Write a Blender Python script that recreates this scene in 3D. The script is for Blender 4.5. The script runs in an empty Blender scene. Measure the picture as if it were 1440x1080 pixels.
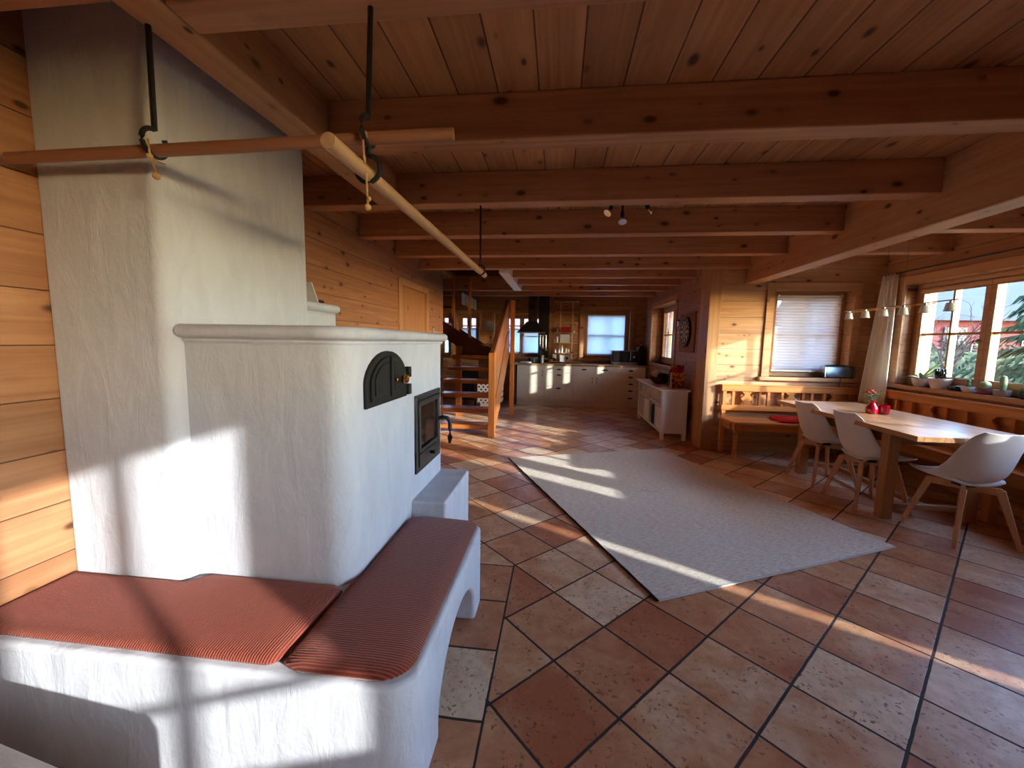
import bpy, bmesh, math, random
from mathutils import Vector, Matrix
random.seed(7)
S = bpy.context.scene
COL = S.collection
PI = math.pi

# ------------------------------------------------------------------ materials
def srgb(r, g, b):
    f = lambda c: c / 12.92 if c <= .04045 else ((c + .055) / 1.055) ** 2.4
    return (f(r / 255), f(g / 255), f(b / 255), 1)

class NT:
    def __init__(s, name):
        s.m = bpy.data.materials.new(name); s.m.use_nodes = True
        s.t = s.m.node_tree; s.t.nodes.clear()
        s.out = s.t.nodes.new('ShaderNodeOutputMaterial')
    def n(s, typ, props=None, **ins):
        nd = s.t.nodes.new('ShaderNode' + typ)
        for k, v in (props or {}).items(): setattr(nd, k, v)
        for k, v in ins.items():
            key = int(k[1:]) if k[0] == '_' else k.replace('_', ' ')
            s.set(nd.inputs[key], v)
        return nd
    def set(s, sock, v):
        if isinstance(v, bpy.types.NodeSocket): s.t.links.new(v, sock)
        elif isinstance(v, bpy.types.Node): s.t.links.new(v.outputs[0], sock)
        else: sock.default_value = v
    def math(s, op, a, b=0., c=None):
        nd = s.n('Math', {'operation': op}, _0=a, _1=b)
        if c is not None: s.set(nd.inputs[2], c)
        return nd.outputs[0]
    def mix(s, fac, a, b, mode='MIX'):
        nd = s.t.nodes.new('ShaderNodeMix'); nd.data_type = 'RGBA'; nd.blend_type = mode
        s.set(nd.inputs[0], fac); s.set(nd.inputs[6], a); s.set(nd.inputs[7], b)
        return nd.outputs[2]
    def rng(s, v, a, b, c=0., d=1.):
        nd = s.n('MapRange', None, Value=v); nd.clamp = True
        for k, x in zip(('From Min', 'From Max', 'To Min', 'To Max'), (a, b, c, d)): nd.inputs[k].default_value = x
        return nd.outputs[0]
    def xyz(s, x, y, z): return s.n('CombineXYZ', None, X=x, Y=y, Z=z).outputs[0]
    def noise(s, vec, scale, detail=3., rough=.5, dist=0.):
        return s.n('TexNoise', None, Vector=vec, Scale=scale, Detail=detail, Roughness=rough, Distortion=dist).outputs[0]
    def bump(s, h, strength=.3, dist=.01, nrm=None):
        nd = s.n('Bump', None, Height=h, Strength=strength, Distance=dist)
        if nrm is not None: s.set(nd.inputs['Normal'], nrm)
        return nd.outputs[0]
    def bsdf(s, color, rough=.5, bump=None, spec=.4, **kw):
        nd = s.n('BsdfPrincipled')
        s.set(nd.inputs['Base Color'], color); s.set(nd.inputs['Roughness'], rough)
        nd.inputs['Specular IOR Level'].default_value = spec
        for k, v in kw.items(): s.set(nd.inputs[k.replace('_', ' ')], v)
        if bump is not None: s.set(nd.inputs['Normal'], bump)
        s.set(s.out.inputs[0], nd.outputs[0])
        return s.m
    def obj(s): return s.n('TexCoord').outputs['Object']

def plain(name, col, rough=.5, spec=.4, var=.06, metal=0., scale=9., **kw):
    t = NT(name)
    c = col if len(col) == 4 else (*col, 1)
    f = t.noise(t.obj(), scale, 3)
    d = tuple(max(0, x * (1 - var * 2)) for x in c[:3]) + (1,)
    l = tuple(min(1, x * (1 + var)) for x in c[:3]) + (1,)
    return t.bsdf(t.mix(t.rng(f, .3, .7), d, l), rough, spec=spec, Metallic=metal, **kw)

def wood(name, light, dark, along='Y', across='Z', pitch=None, off=0., knots=1., rough=.5, spec=.35, kcol=(58, 32, 20), tone=.22, groove=.0022, grain=1., kscale=1., flat=False):
    t = NT(name)
    co = t.obj(); sp = t.n('SeparateXYZ', None, Vector=co)
    third = [a for a in 'XYZ' if a not in (along, across)][0]
    A, B, Cc = (sp.outputs[a] for a in (along, across, third))
    info = t.n('ObjectInfo').outputs['Random']
    if pitch:
        q = t.math('DIVIDE', t.math('SUBTRACT', B, off), pitch)
        pid = t.math('FLOOR', q); fr = t.math('SUBTRACT', q, pid)
        rnd = t.n('TexWhiteNoise', {'noise_dimensions': '1D'}, W=pid).outputs[0]
        edge = t.math('MULTIPLY', t.math('MINIMUM', fr, t.math('SUBTRACT', 1., fr)), pitch)
        gm = t.rng(edge, groove * .6, groove * 1.4, 1, 0)
    else:
        rnd = info; gm = None
    A2 = t.math('ADD', A, t.math('MULTIPLY', rnd, 31.7))
    g1 = t.noise(t.xyz(t.math('MULTIPLY', A2, .9), t.math('MULTIPLY', B, 26.), t.math('MULTIPLY', Cc, 26.)), 1., 5, .6, .8)
    g2 = t.noise(t.xyz(t.math('MULTIPLY', A2, .5), t.math('MULTIPLY', B, 6.), t.math('MULTIPLY', Cc, 6.)), 1., 2)
    f = t.math('ADD', t.math('MULTIPLY', t.rng(g1, .35, .68), .6 * grain), t.math('MULTIPLY', t.rng(g2, .3, .7), .4))
    col = t.mix(f, light, dark)
    if pitch:
        m = t.math('ADD', 1 - tone / 2, t.math('MULTIPLY', rnd, tone))
        nd = t.n('HueSaturation', None, Value=m, Color=col); col = nd.outputs[0]
    if knots > 0:
        v = t.n('TexVoronoi', {'voronoi_dimensions': '3D'}, Scale=1.,
                Vector=t.xyz(t.math('MULTIPLY', A2, 4.6 * kscale), t.math('MULTIPLY', B, 8.5 * kscale), t.math('MULTIPLY', Cc, .02 if flat else 8.5 * kscale)))
        sel = t.n('SeparateColor', None, Color=v.outputs['Color'])
        ok = t.math('GREATER_THAN', sel.outputs[0], 1 - .55 * knots)
        size = t.math('ADD', .08, t.math('MULTIPLY', sel.outputs[1], .16))
        k = t.math('MULTIPLY', t.rng(t.math('DIVIDE', v.outputs['Distance'], size), .55, 1.15, 1, 0), ok)
        halo = t.math('MULTIPLY', t.rng(t.math('DIVIDE', v.outputs['Distance'], size), .8, 3., .35, 0), ok)
        col = t.mix(halo, col, dark); col = t.mix(t.math('MULTIPLY', k, .85), col, srgb(*kcol))
    h = t.math('MULTIPLY', g1, .12)
    if gm is not None:
        col = t.mix(t.math('MULTIPLY', gm, .85), col, srgb(58, 30, 16)); h = t.math('SUBTRACT', h, gm)
    return t.bsdf(col, rough, t.bump(h, .45, .006), spec)

P_L, P_D = srgb(212, 170, 126), srgb(176, 124, 84)
M = {}
M['log_d'] = wood('dark_pine_logs_cross', srgb(192, 142, 100), srgb(152, 98, 64), 'X', 'Z', .1975, .114, 1.25, kscale=1.3, flat=True)  # darker tone of the crosswise log boards
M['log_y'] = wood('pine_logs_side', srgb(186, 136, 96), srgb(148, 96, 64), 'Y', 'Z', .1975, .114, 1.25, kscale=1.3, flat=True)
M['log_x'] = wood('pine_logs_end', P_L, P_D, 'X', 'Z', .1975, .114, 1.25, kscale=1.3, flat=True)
M['ceil'] = wood('pine_ceiling_boards', srgb(208, 152, 106), srgb(162, 106, 68), 'Y', 'X', .187, -.68, 1.1, tone=.32, groove=.0032, kscale=1.15, flat=True)
M['beam_x'] = wood('pine_beam_cross', srgb(202, 150, 112), srgb(162, 106, 74), 'X', 'Z', None, 0, 1.2, kscale=1.25)
M['beam_y'] = wood('pine_beam_long', srgb(206, 158, 116), srgb(172, 118, 80), 'Y', 'Z', None, 0, 1.3, kscale=1.25)
M['trim_x'] = wood('pine_trim_cross', srgb(202, 156, 112), srgb(170, 120, 78), 'X', 'Z', None, 0, .25, kscale=.8)
M['trim_y'] = wood('pine_trim_long', srgb(202, 156, 112), srgb(170, 120, 78), 'Y', 'Z', None, 0, .25, kscale=.8)
M['trim_z'] = wood('pine_trim_upright', srgb(204, 160, 116), srgb(174, 124, 82), 'Z', 'X', None, 0, .3, kscale=.8)
M['honey_x'] = wood('honey_pine_cross', srgb(226, 158, 88), srgb(196, 118, 58), 'X', 'Z', None, 0, .3, rough=.35)
M['honey_y'] = wood('honey_pine_long', srgb(222, 152, 86), srgb(190, 112, 56), 'Y', 'Z', None, 0, .3, rough=.35)
M['honey_z'] = wood('honey_pine_upright', srgb(222, 150, 82), srgb(192, 114, 54), 'Z', 'X', None, 0, .3, rough=.35)
M['oak_y'] = wood('oak_table_long', srgb(206, 158, 110), srgb(166, 114, 70), 'Y', 'X', .13, .02, .25, rough=.3, spec=.5, tone=.16, groove=.0012)
M['oak_z'] = wood('oak_table_upright', srgb(196, 146, 98), srgb(160, 108, 66), 'Z', 'X', None, 0, .25, rough=.4)
M['oak_x'] = wood('oak_table_cross', srgb(190, 140, 94), srgb(150, 100, 60), 'X', 'Z', None, 0, .2, rough=.4)
M['beech'] = wood('pale_beech', srgb(222, 178, 132), srgb(196, 148, 102), 'Z', 'X', None, 0, 0, rough=.4)
M['stair_x'] = wood('stair_wood_cross', srgb(196, 122, 62), srgb(160, 88, 40), 'X', 'Y', None, 0, .3, rough=.25, spec=.5)
M['stair_y'] = wood('stair_wood_long', srgb(190, 124, 74), srgb(156, 92, 50), 'Z', 'Y', None, 0, .2, rough=.35)
M['stair_z'] = wood('stair_wood_upright', srgb(206, 132, 66), srgb(172, 98, 44), 'Z', 'X', None, 0, .2, rough=.3)
M['darkwood'] = wood('dark_stained_wood', srgb(120, 70, 40), srgb(84, 44, 24), 'X', 'Z', None, 0, .3)
M['doorwood'] = wood('spruce_door_panel', srgb(186, 134, 86), srgb(160, 106, 64), 'Z', 'Y', None, 0, .1, rough=.4)
M['rod'] = wood('pole_wood_cross', srgb(170, 122, 92), srgb(132, 84, 60), 'X', 'Z', None, 0, .2)
M['rod_y'] = wood('pole_wood_long', srgb(196, 160, 122), srgb(164, 126, 90), 'Y', 'Z', None, 0, .2)
M['shelfw'] = wood('shelf_pine', srgb(228, 194, 154), srgb(204, 162, 118), 'X', 'Z', None, 0, .1)
M['worktop'] = wood('worktop_beech', srgb(188, 150, 108), srgb(150, 112, 76), 'X', 'Y', .05, 0, 0, rough=.35, tone=.2, groove=.0008)

def m_plaster():
    t = NT('white_lime_plaster'); co = t.obj()
    sp = t.n('SeparateXYZ', None, Vector=co)
    h1 = t.noise(t.xyz(t.math('MULTIPLY', sp.outputs[0], 9.), t.math('MULTIPLY', sp.outputs[1], 9.), t.math('MULTIPLY', sp.outputs[2], 3.)), 1.3, 4, .6, .7)
    h2 = t.noise(co, 4., 2, .5); h3 = t.noise(co, 60., 3, .6)
    col = t.mix(t.rng(h1, .35, .7), srgb(195, 197, 206), srgb(205, 207, 215))
    h = t.math('ADD', t.math('MULTIPLY', h1, .5), t.math('ADD', t.math('MULTIPLY', h2, .9), t.math('MULTIPLY', h3, .07)))
    return t.bsdf(col, .8, t.bump(h, .8, .016), .25)
M['plaster'] = m_plaster()

def m_floor():
    t = NT('terracotta_floor_tiles'); co = t.obj(); sp = t.n('SeparateXYZ', None, Vector=co)
    X, Y = sp.outputs[0], sp.outputs[1]
    a = .7907; ts = .33326; ox, oy = .2569, 1.3479; ca, sa = math.cos(a) / ts, math.sin(a) / ts
    dx = t.math('SUBTRACT', X, ox); dy = t.math('SUBTRACT', Y, oy)
    u = t.math('ADD', t.math('MULTIPLY', dx, ca), t.math('MULTIPLY', dy, sa))
    v = t.math('SUBTRACT', t.math('MULTIPLY', dx, sa), t.math('MULTIPLY', dy, ca))
    # straight border band next to the stove bench
    band = t.math('MULTIPLY', t.math('LESS_THAN', X, -.226), t.math('LESS_THAN', Y, 2.29))
    u2 = t.math('DIVIDE', t.math('ADD', X, .226), .333); v2 = t.math('DIVIDE', t.math('ADD', Y, .062), .3333)
    mixf = lambda A, B: t.math('ADD', t.math('MULTIPLY', A, t.math('SUBTRACT', 1., band)), t.math('MULTIPLY', B, band))
    u = mixf(u, u2); v = mixf(v, v2)
    wob = t.math('MULTIPLY', t.math('SUBTRACT', t.noise(co, 14., 2), .5), .012)
    ug = t.math('ADD', u, wob); vg = t.math('ADD', v, wob)
    fu = t.math('FRACT', ug); fv = t.math('FRACT', vg)
    e = t.math('MINIMUM', t.math('MINIMUM', fu, t.math('SUBTRACT', 1., fu)), t.math('MINIMUM', fv, t.math('SUBTRACT', 1., fv)))
    bl = t.math('ADD', t.math('MULTIPLY', t.math('LESS_THAN', t.math('ABSOLUTE', t.math('ADD', X, .226)), .004), t.math('LESS_THAN', Y, 2.29)), 0.)
    g = t.math('MAXIMUM', t.rng(e, .013, .019, 1, 0), bl)
    idv = t.xyz(t.math('FLOOR', ug), t.math('FLOOR', vg), band)
    w = t.n('TexWhiteNoise', {'noise_dimensions': '3D'}, Vector=idv)
    r = w.outputs[0]
    off = t.n('VectorMath', {'operation': 'ADD'}, _0=co, _1=w.outputs[1]).outputs[0]
    n1 = t.noise(off, 5., 4, .55, .6); n2 = t.noise(off, 26., 4, .65, .2)
    base = t.n('ValToRGB', None, Fac=t.math('ADD', t.math('MULTIPLY', r, .62), t.rng(n1, .3, .7, 0, .4)))
    cr = base.color_ramp; cr.elements[0].position = .16; cr.elements[0].color = srgb(174, 104, 70)
    cr.elements[1].position = .84; cr.elements[1].color = srgb(236, 208, 174)
    el = cr.elements.new(.5); el.color = srgb(210, 156, 114)
    col = t.mix(t.rng(n2, .45, .75, 0, .35), base.outputs[0], srgb(146, 96, 72))
    pit = t.noise(off, 58., 2, .5, .35); pm = t.math('MULTIPLY', t.rng(pit, .61, .66), t.rng(t.noise(off, 7., 2), .38, .56))
    col = t.mix(t.math('MULTIPLY', pm, .75), col, srgb(92, 54, 34))
    col = t.mix(g, col, srgb(52, 38, 31))
    h = t.math('SUBTRACT', t.math('MULTIPLY', n2, .04), t.math('ADD', g, t.math('MULTIPLY', pm, .25)))
    rough = t.mix(g, t.mix(n1, (.27, .27, .27, 1), (.4, .4, .4, 1)), (.8, .8, .8, 1))
    return t.bsdf(col, rough, t.bump(h, .35, .004), .55)
M['floor'] = m_floor()

def m_rib(name, axis):
    t = NT(name); co = t.obj(); sp = t.n('SeparateXYZ', None, Vector=co)
    s = t.math('SINE', t.math('MULTIPLY', sp.outputs[axis], 2 * PI / .0085))
    n = t.noise(co, 260., 2)
    h = t.math('ADD', t.math('MULTIPLY', s, .5), t.math('MULTIPLY', n, .5))
    col = t.mix(t.rng(h, -.4, .8), srgb(98, 36, 26), srgb(162, 78, 56))
    return t.bsdf(col, .9, t.bump(h, .8, .003), .1, Sheen_Weight=.25)
M['rib_x'] = m_rib('ribbed_rust_fabric_a', 'X'); M['rib_y'] = m_rib('ribbed_rust_fabric_b', 'Y')

def m_rug():
    t = NT('woven_wool_rug'); co = t.obj(); sp = t.n('SeparateXYZ', None, Vector=co)
    st = t.noise(t.xyz(t.math('MULTIPLY', sp.outputs[0], 20.), t.math('MULTIPLY', sp.outputs[1], 150.), 0.), 1., 4, .7)
    w = t.n('TexWave', {'wave_type': 'BANDS', 'bands_direction': 'Y'}, Vector=co, Scale=38., Distortion=2.5, Detail=2.).outputs[1]
    fine = t.noise(co, 170., 2)
    f = t.math('ADD', t.math('MULTIPLY', st, .7), t.math('MULTIPLY', fine, .3))
    col = t.mix(t.rng(f, .34, .60), srgb(186, 174, 156), srgb(250, 241, 226))
    # worn dark slubs in the middle of the rug
    px, py = t.math('DIVIDE', t.math('ADD', sp.outputs[0], .045), .13), t.math('DIVIDE', t.math('SUBTRACT', sp.outputs[1], .035), .11)
    rr = t.math('SQRT', t.math('ADD', t.math('MULTIPLY', px, px), t.math('MULTIPLY', py, py)))
    sl = t.noise(t.xyz(t.math('MULTIPLY', sp.outputs[0], 16.), t.math('MULTIPLY', sp.outputs[1], 60.), 0.), 1., 2)
    col = t.mix(t.math('MULTIPLY', t.rng(rr, .4, 1., .75, 0), t.rng(sl, .56, .62)), col, srgb(74, 66, 58))
    h = t.math('ADD', t.math('MULTIPLY', w, .4), f)
    return t.bsdf(col, .95, t.bump(h, .8, .006), .05)
M['rug'] = m_rug()

def m_fabric(name, col, sc=220., bump=.3, var=.12, **kw):
    t = NT(name); co = t.obj(); n = t.noise(co, sc, 2); n2 = t.noise(co, 7., 2)
    c2 = tuple(x * (1 - 2 * var) for x in col[:3]) + (1,)
    return t.bsdf(t.mix(t.rng(t.math('ADD', t.math('MULTIPLY', n, .6), t.math('MULTIPLY', n2, .4)), .3, .7), c2, col), .95, t.bump(n, bump, .003), .1, **kw)
M['sofa'] = m_fabric('pale_grey_upholstery', srgb(206, 200, 192))
M['redfab'] = m_fabric('red_cushion_fabric', srgb(190, 46, 42))
M['braid'] = m_fabric('dark_braid', srgb(60, 44, 36))

def m_trans(name, col, fac, band=None, thru=0.):
    t = NT(name); c = col
    if band:
        co = t.obj(); sp = t.n('SeparateXYZ', None, Vector=co)
        s = t.math('SINE', t.math('MULTIPLY', sp.outputs['Z'], 2 * PI / band))
        c = t.mix(t.rng(s, -1, 1), tuple(x * .8 for x in col[:3]) + (1,), col)
    d = t.n('BsdfDiffuse', None, Color=c); tr = t.n('BsdfTranslucent', None, Color=c)
    mx = t.n('MixShader', None, Fac=fac, _1=d.outputs[0], _2=tr.outputs[0])
    if thru: mx = t.n('MixShader', None, Fac=thru, _1=mx.outputs[0], _2=t.n('BsdfTransparent').outputs[0])
    t.set(t.out.inputs[0], mx.outputs[0]); return t.m
M['blind'] = m_trans('pleated_blind_fabric', srgb(226, 230, 236), .6, .036, .14)
M['blind2'] = m_trans('roller_blind_fabric', srgb(226, 230, 236), .6, None, .14)
M['curtain'] = m_trans('ivory_curtain_cloth', srgb(250, 245, 234), .4)

def m_glass():
    t = NT('window_pane_glass')
    lw = t.n('LayerWeight', None, Blend=.5).outputs['Facing']
    fr = t.n('Math', {'operation': 'MULTIPLY_ADD'}, _0=t.math('POWER', lw, 5.), _1=.6, _2=.03)
    tr = t.n('BsdfTransparent', None, Color=(.97, .985, .98, 1)); gl = t.n('BsdfGlossy', None, Roughness=.02)
    mx = t.n('MixShader', None, Fac=fr.outputs[0], _1=tr.outputs[0], _2=gl.outputs[0])
    t.set(t.out.inputs[0], mx.outputs[0]); return t.m
M['glass'] = m_glass()
M['white'] = plain('white_lacquer', srgb(238, 236, 230), .4, var=.02)
M['cream'] = plain('cream_cabinet_front', srgb(226, 218, 200), .4, var=.03)
M['wpaint'] = plain('white_outer_paint', srgb(236, 236, 232), .5, var=.02)
M['shell'] = plain('white_moulded_plastic', srgb(232, 229, 224), .33, .45, .01)
M['pad'] = plain('white_leatherette_pad', srgb(228, 226, 222), .5, .3, .02)
M['iron'] = plain('black_cast_iron', srgb(30, 29, 28), .6, .3, .1, 0., 40)
M['ironframe'] = plain('grey_iron_frame', srgb(74, 70, 67), .45, .5, .08, .6, 40)
M['wrought'] = plain('black_wrought_iron', srgb(26, 24, 24), .5, .4, .1)
M['brass'] = plain('polished_brass', srgb(214, 160, 80), .25, .5, .03, 1.)
M['steel'] = plain('brushed_steel', srgb(190, 192, 196), .25, .5, .03, 1.)
M['chrome'] = plain('polished_chrome', srgb(205, 210, 218), .12, .5, .01, 1.)
M['black'] = plain('black_gloss', srgb(22, 22, 24), .2, .5, .05)
M['blackmat'] = plain('black_matt', srgb(30, 28, 28), .6, .3, .05)
M['sootglass'] = plain('sooty_stove_glass', srgb(62, 44, 36), .12, .6, .25, 0., 5)
M['frost'] = m_trans('frosted_shade_glass', srgb(238, 236, 230), .5)
M['ceramic'] = plain('white_ceramic', srgb(236, 228, 226), .3, .5, .02)
M['redglass'] = plain('red_glass', srgb(196, 20, 40), .08, .6, .05, Transmission_Weight=.35)
M['leaf'] = plain('green_leaf', srgb(86, 120, 66), .45, .4, .2, 0., 30)
M['paleleaf'] = plain('pale_green_leaf', srgb(150, 172, 120), .45, .4, .15, 0., 30)
M['petal'] = plain('red_petal', srgb(190, 60, 56), .6, .3, .15)
M['soil'] = plain('dark_potting_soil', srgb(62, 46, 36), .95, .1, .2, 0., 60)
M['terrapot'] = plain('mauve_clay_pot', srgb(150, 84, 110), .5, .4, .05)
M['greypot'] = plain('grey_pot', srgb(170, 164, 160), .5, .4, .05)
M['darkpot'] = plain('dark_violet_pot', srgb(70, 58, 78), .4, .4, .05)
M['bowl'] = plain('dark_red_bowl_glaze', srgb(96, 36, 36), .25, .5, .1)
M['bluesteel'] = plain('blue_steel', srgb(110, 132, 160), .22, .5, .04, 1.)
M['paper'] = plain('white_paper', srgb(226, 222, 214), .8, .2, .04)
M['redbook'] = plain('red_cardboard', srgb(176, 34, 40), .6, .3, .06)
M['slate'] = plain('dark_brown_plain', srgb(52, 40, 36), .45, .4, .1)
M['hob'] = plain('dark_hob_glass', srgb(40, 42, 46), .12, .6, .03)
M['cloth'] = plain('blue_white_cloth', srgb(196, 204, 220), .9, .1, .15, 0., 25)
M['cork'] = plain('cork_board', srgb(150, 104, 70), .8, .2, .12, 0., 70)
M['twine'] = plain('jute_twine', srgb(196, 160, 112), .9, .1, .12, 0., 90)
M['pic'] = plain('dark_photo_print', srgb(58, 52, 50), .4, .4, .3, 0., 14)
M['snow'] = plain('snowy_roof', srgb(66, 72, 84), .8, .2, .05, 0., 2)
M['redhouse'] = plain('red_house_boards', srgb(112, 50, 48), .8, .2, .15, 0., 3)
M['housewall'] = plain('pale_house_wall', srgb(104, 108, 116), .8, .2, .08, 0., 1)
M['houseroof'] = plain('rosy_roof_tiles', srgb(120, 92, 88), .8, .2, .12, 0., 3)
M['meadow'] = plain('winter_meadow', srgb(84, 88, 62), .95, .1, .25, 0., 1.2)
M['hedge'] = plain('hedge_leaves', srgb(66, 78, 58), .8, .2, .4, 0., 9)
M['needle'] = plain('conifer_needles', srgb(44, 62, 36), .8, .2, .35, 0., 12)
M['bark'] = plain('bare_bark', srgb(74, 58, 50), .9, .1, .2, 0., 12)

def m_dots():
    t = NT('spotted_box_card'); co = t.obj(); sp = t.n('SeparateXYZ', None, Vector=co)
    s = .085
    x = t.math('DIVIDE', sp.outputs[0], s); z = t.math('DIVIDE', sp.outputs[2], s * .6)
    row = t.math('FLOOR', z)
    x = t.math('ADD', x, t.math('MULTIPLY', t.math('MODULO', row, 2.), .5))
    fx = t.math('SUBTRACT', t.math('FRACT', x), .5); fz = t.math('MULTIPLY', t.math('SUBTRACT', t.math('FRACT', z), .5), .6)
    d = t.math('SQRT', t.math('ADD', t.math('MULTIPLY', fx, fx), t.math('MULTIPLY', fz, fz)))
    return t.bsdf(t.mix(t.rng(d, .19, .23), srgb(30, 28, 28), srgb(238, 234, 224)), .6)
M['dots'] = m_dots()
def m_bag():
    t = NT('red_gold_print_bag'); co = t.obj(); n = t.noise(co, 17., 2, .5, 1.)
    col = t.mix(t.rng(n, .44, .5), srgb(176, 26, 30), srgb(206, 132, 62))
    col = t.mix(t.rng(t.noise(co, 23., 2, .5, .5), .56, .6), col, srgb(70, 26, 20))
    return t.bsdf(col, .45)
M['bag'] = m_bag()
def m_dart():
    t = NT('dartboard_face'); co = t.obj(); sp = t.n('SeparateXYZ', None, Vector=co)
    y, z = sp.outputs[1], sp.outputs[2]
    ang = t.math('DIVIDE', t.math('ARCTAN2', y, z), 2 * PI); r = t.math('SQRT', t.math('ADD', t.math('MULTIPLY', y, y), t.math('MULTIPLY', z, z)))
    k = t.math('GREATER_THAN', t.math('FRACT', t.math('MULTIPLY', t.math('ADD', ang, 1.025), 10.)), .5)
    col = t.mix(k, srgb(24, 22, 22), srgb(196, 186, 164))
    ring = lambda a, b: t.math('MULTIPLY', t.math('GREATER_THAN', r, a), t.math('LESS_THAN', r, b))
    rings = t.math('ADD', ring(.098, .112), ring(.158, .172))
    col = t.mix(rings, col, t.mix(k, srgb(150, 34, 30), srgb(40, 96, 50)))
    col = t.mix(t.math('GREATER_THAN', r, .172), col, srgb(22, 20, 20))
    n = t.math('MULTIPLY', ring(.184, .208), t.math('LESS_THAN', t.math('ABSOLUTE', t.math('SUBTRACT', t.math('FRACT', t.math('MULTIPLY', t.math('ADD', ang, 1.025), 20.)), .5)), .2))
    col = t.mix(n, col, srgb(190, 190, 190)); col = t.mix(t.math('LESS_THAN', r, .016), col, srgb(40, 96, 50))
    return t.bsdf(col, .7)
M['dart'] = m_dart()

# ------------------------------------------------------------------ mesh building
class B:
    """collects shapes in one bmesh; o = origin subtracted so that meshes sit relative to their parent"""
    def __init__(s, o=(0, 0, 0)): s.bm = bmesh.new(); s.o = Vector(o)
    def V(s, p): return s.bm.verts.new(Vector(p) - s.o)
    def quads(s, vs, fs):
        v = [s.V(p) for p in vs]
        for f in fs:
            try: s.bm.faces.new([v[i] for i in f])
            except ValueError: pass
        return s
    def box(s, x0, x1, y0, y1, z0, z1):
        p = [(x, y, z) for x in (x0, x1) for y in (y0, y1) for z in (z0, z1)]
        return s.quads(p, [(0, 1, 3, 2), (4, 6, 7, 5), (0, 4, 5, 1), (2, 3, 7, 6), (0, 2, 6, 4), (1, 5, 7, 3)])
    def prism(s, poly, axis, a, b):
        """poly in the two other axes (in xyz order), extruded along axis from a to b"""
        def mk(q, t): l = list(q); l.insert('XYZ'.index(axis), t); return tuple(l)
        n = len(poly); vs = [mk(q, a) for q in poly] + [mk(q, b) for q in poly]
        fs = [tuple(range(n))[::-1], tuple(range(n, 2 * n))] + [(i, (i + 1) % n, n + (i + 1) % n, n + i) for i in range(n)]
        return s.quads(vs, fs)
    def tube(s, pts, r, n=8, caps=True):
        pts = [Vector(p) for p in pts]; rs = r if isinstance(r, (list, tuple)) else [r] * len(pts)
        rings = []
        up = None
        for i, p in enumerate(pts):
            d = (pts[min(i + 1, len(pts) - 1)] - pts[max(i - 1, 0)]).normalized()
            if up is None: up = Vector((0, 0, 1)) if abs(d.z) < .9 else Vector((1, 0, 0))
            a = d.cross(up).normalized(); b = d.cross(a).normalized(); up = b.cross(d) if False else up
            rings.append([s.V(p + (a * math.cos(2 * PI * k / n) + b * math.sin(2 * PI * k / n)) * rs[i]) for k in range(n)])
        for i in range(len(rings) - 1):
            for k in range(n): s.bm.faces.new((rings[i][k], rings[i][(k + 1) % n], rings[i + 1][(k + 1) % n], rings[i + 1][k]))
        if caps: s.bm.faces.new(rings[0][::-1]); s.bm.faces.new(rings[-1])
        return s
    def bar(s, p, q, w, d, w2=None, d2=None, side=None):
        """square bar from p to q, cross section w x d tapering to w2 x d2"""
        p, q = Vector(p), Vector(q); w2 = w2 or w; d2 = d2 or d
        dr = (q - p).normalized(); a = Vector(side) if side else (Vector((1, 0, 0)) if abs(dr.x) < .9 else Vector((0, 1, 0)))
        a = (a - dr * a.dot(dr)).normalized(); b = dr.cross(a)
        vs = [p + a * i * w / 2 + b * j * d / 2 for i, j in ((-1, -1), (1, -1), (1, 1), (-1, 1))] + [q + a * i * w2 / 2 + b * j * d2 / 2 for i, j in ((-1, -1), (1, -1), (1, 1), (-1, 1))]
        return s.quads(vs, [(3, 2, 1, 0), (4, 5, 6, 7), (0, 1, 5, 4), (1, 2, 6, 5), (2, 3, 7, 6), (3, 0, 4, 7)])
    def lathe(s, c, prof, n=20, axis='Z'):
        c = Vector(c); rings = []
        for r, h in prof:
            ring = []
            for k in range(n):
                u, v = r * math.cos(2 * PI * k / n), r * math.sin(2 * PI * k / n)
                d = {'Z': (u, v, h), 'X': (h, u, v), 'Y': (v, h, u)}[axis]
                ring.append(s.V(c + Vector(d)))
            rings.append(ring)
        for i in range(len(rings) - 1):
            for k in range(n): s.bm.faces.new((rings[i][k], rings[i][(k + 1) % n], rings[i + 1][(k + 1) % n], rings[i + 1][k]))
        if prof[0][0] > 1e-4: s.bm.faces.new(rings[0][::-1])
        if prof[-1][0] > 1e-4: s.bm.faces.new(rings[-1])
        return s
    def ball(s, c, r, sx=1, sy=1, sz=1, n=12):
        m = Matrix.Translation(Vector(c) - s.o) @ Matrix.Diagonal((sx * r, sy * r, sz * r, 1))
        bmesh.ops.create_uvsphere(s.bm, u_segments=n, v_segments=max(6, n // 2 + 2), radius=1, matrix=m); return s
    def ribbon(s, pts, ws, side, th=.002):
        """thin leaf along pts with half widths ws"""
        sd = Vector(side).normalized(); rows = []
        for p, w in zip(pts, ws):
            p = Vector(p); rows.append([s.V(p - sd * w), s.V(p + Vector((0, 0, -th - w * .25))), s.V(p + sd * w), s.V(p + Vector((0, 0, th - w * .15)))])
        for i in range(len(rows) - 1):
            for k in range(4): s.bm.faces.new((rows[i][k], rows[i][(k + 1) % 4], rows[i + 1][(k + 1) % 4], rows[i + 1][k]))
        s.bm.faces.new(rows[0][::-1]); s.bm.faces.new(rows[-1])
        return s

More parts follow.
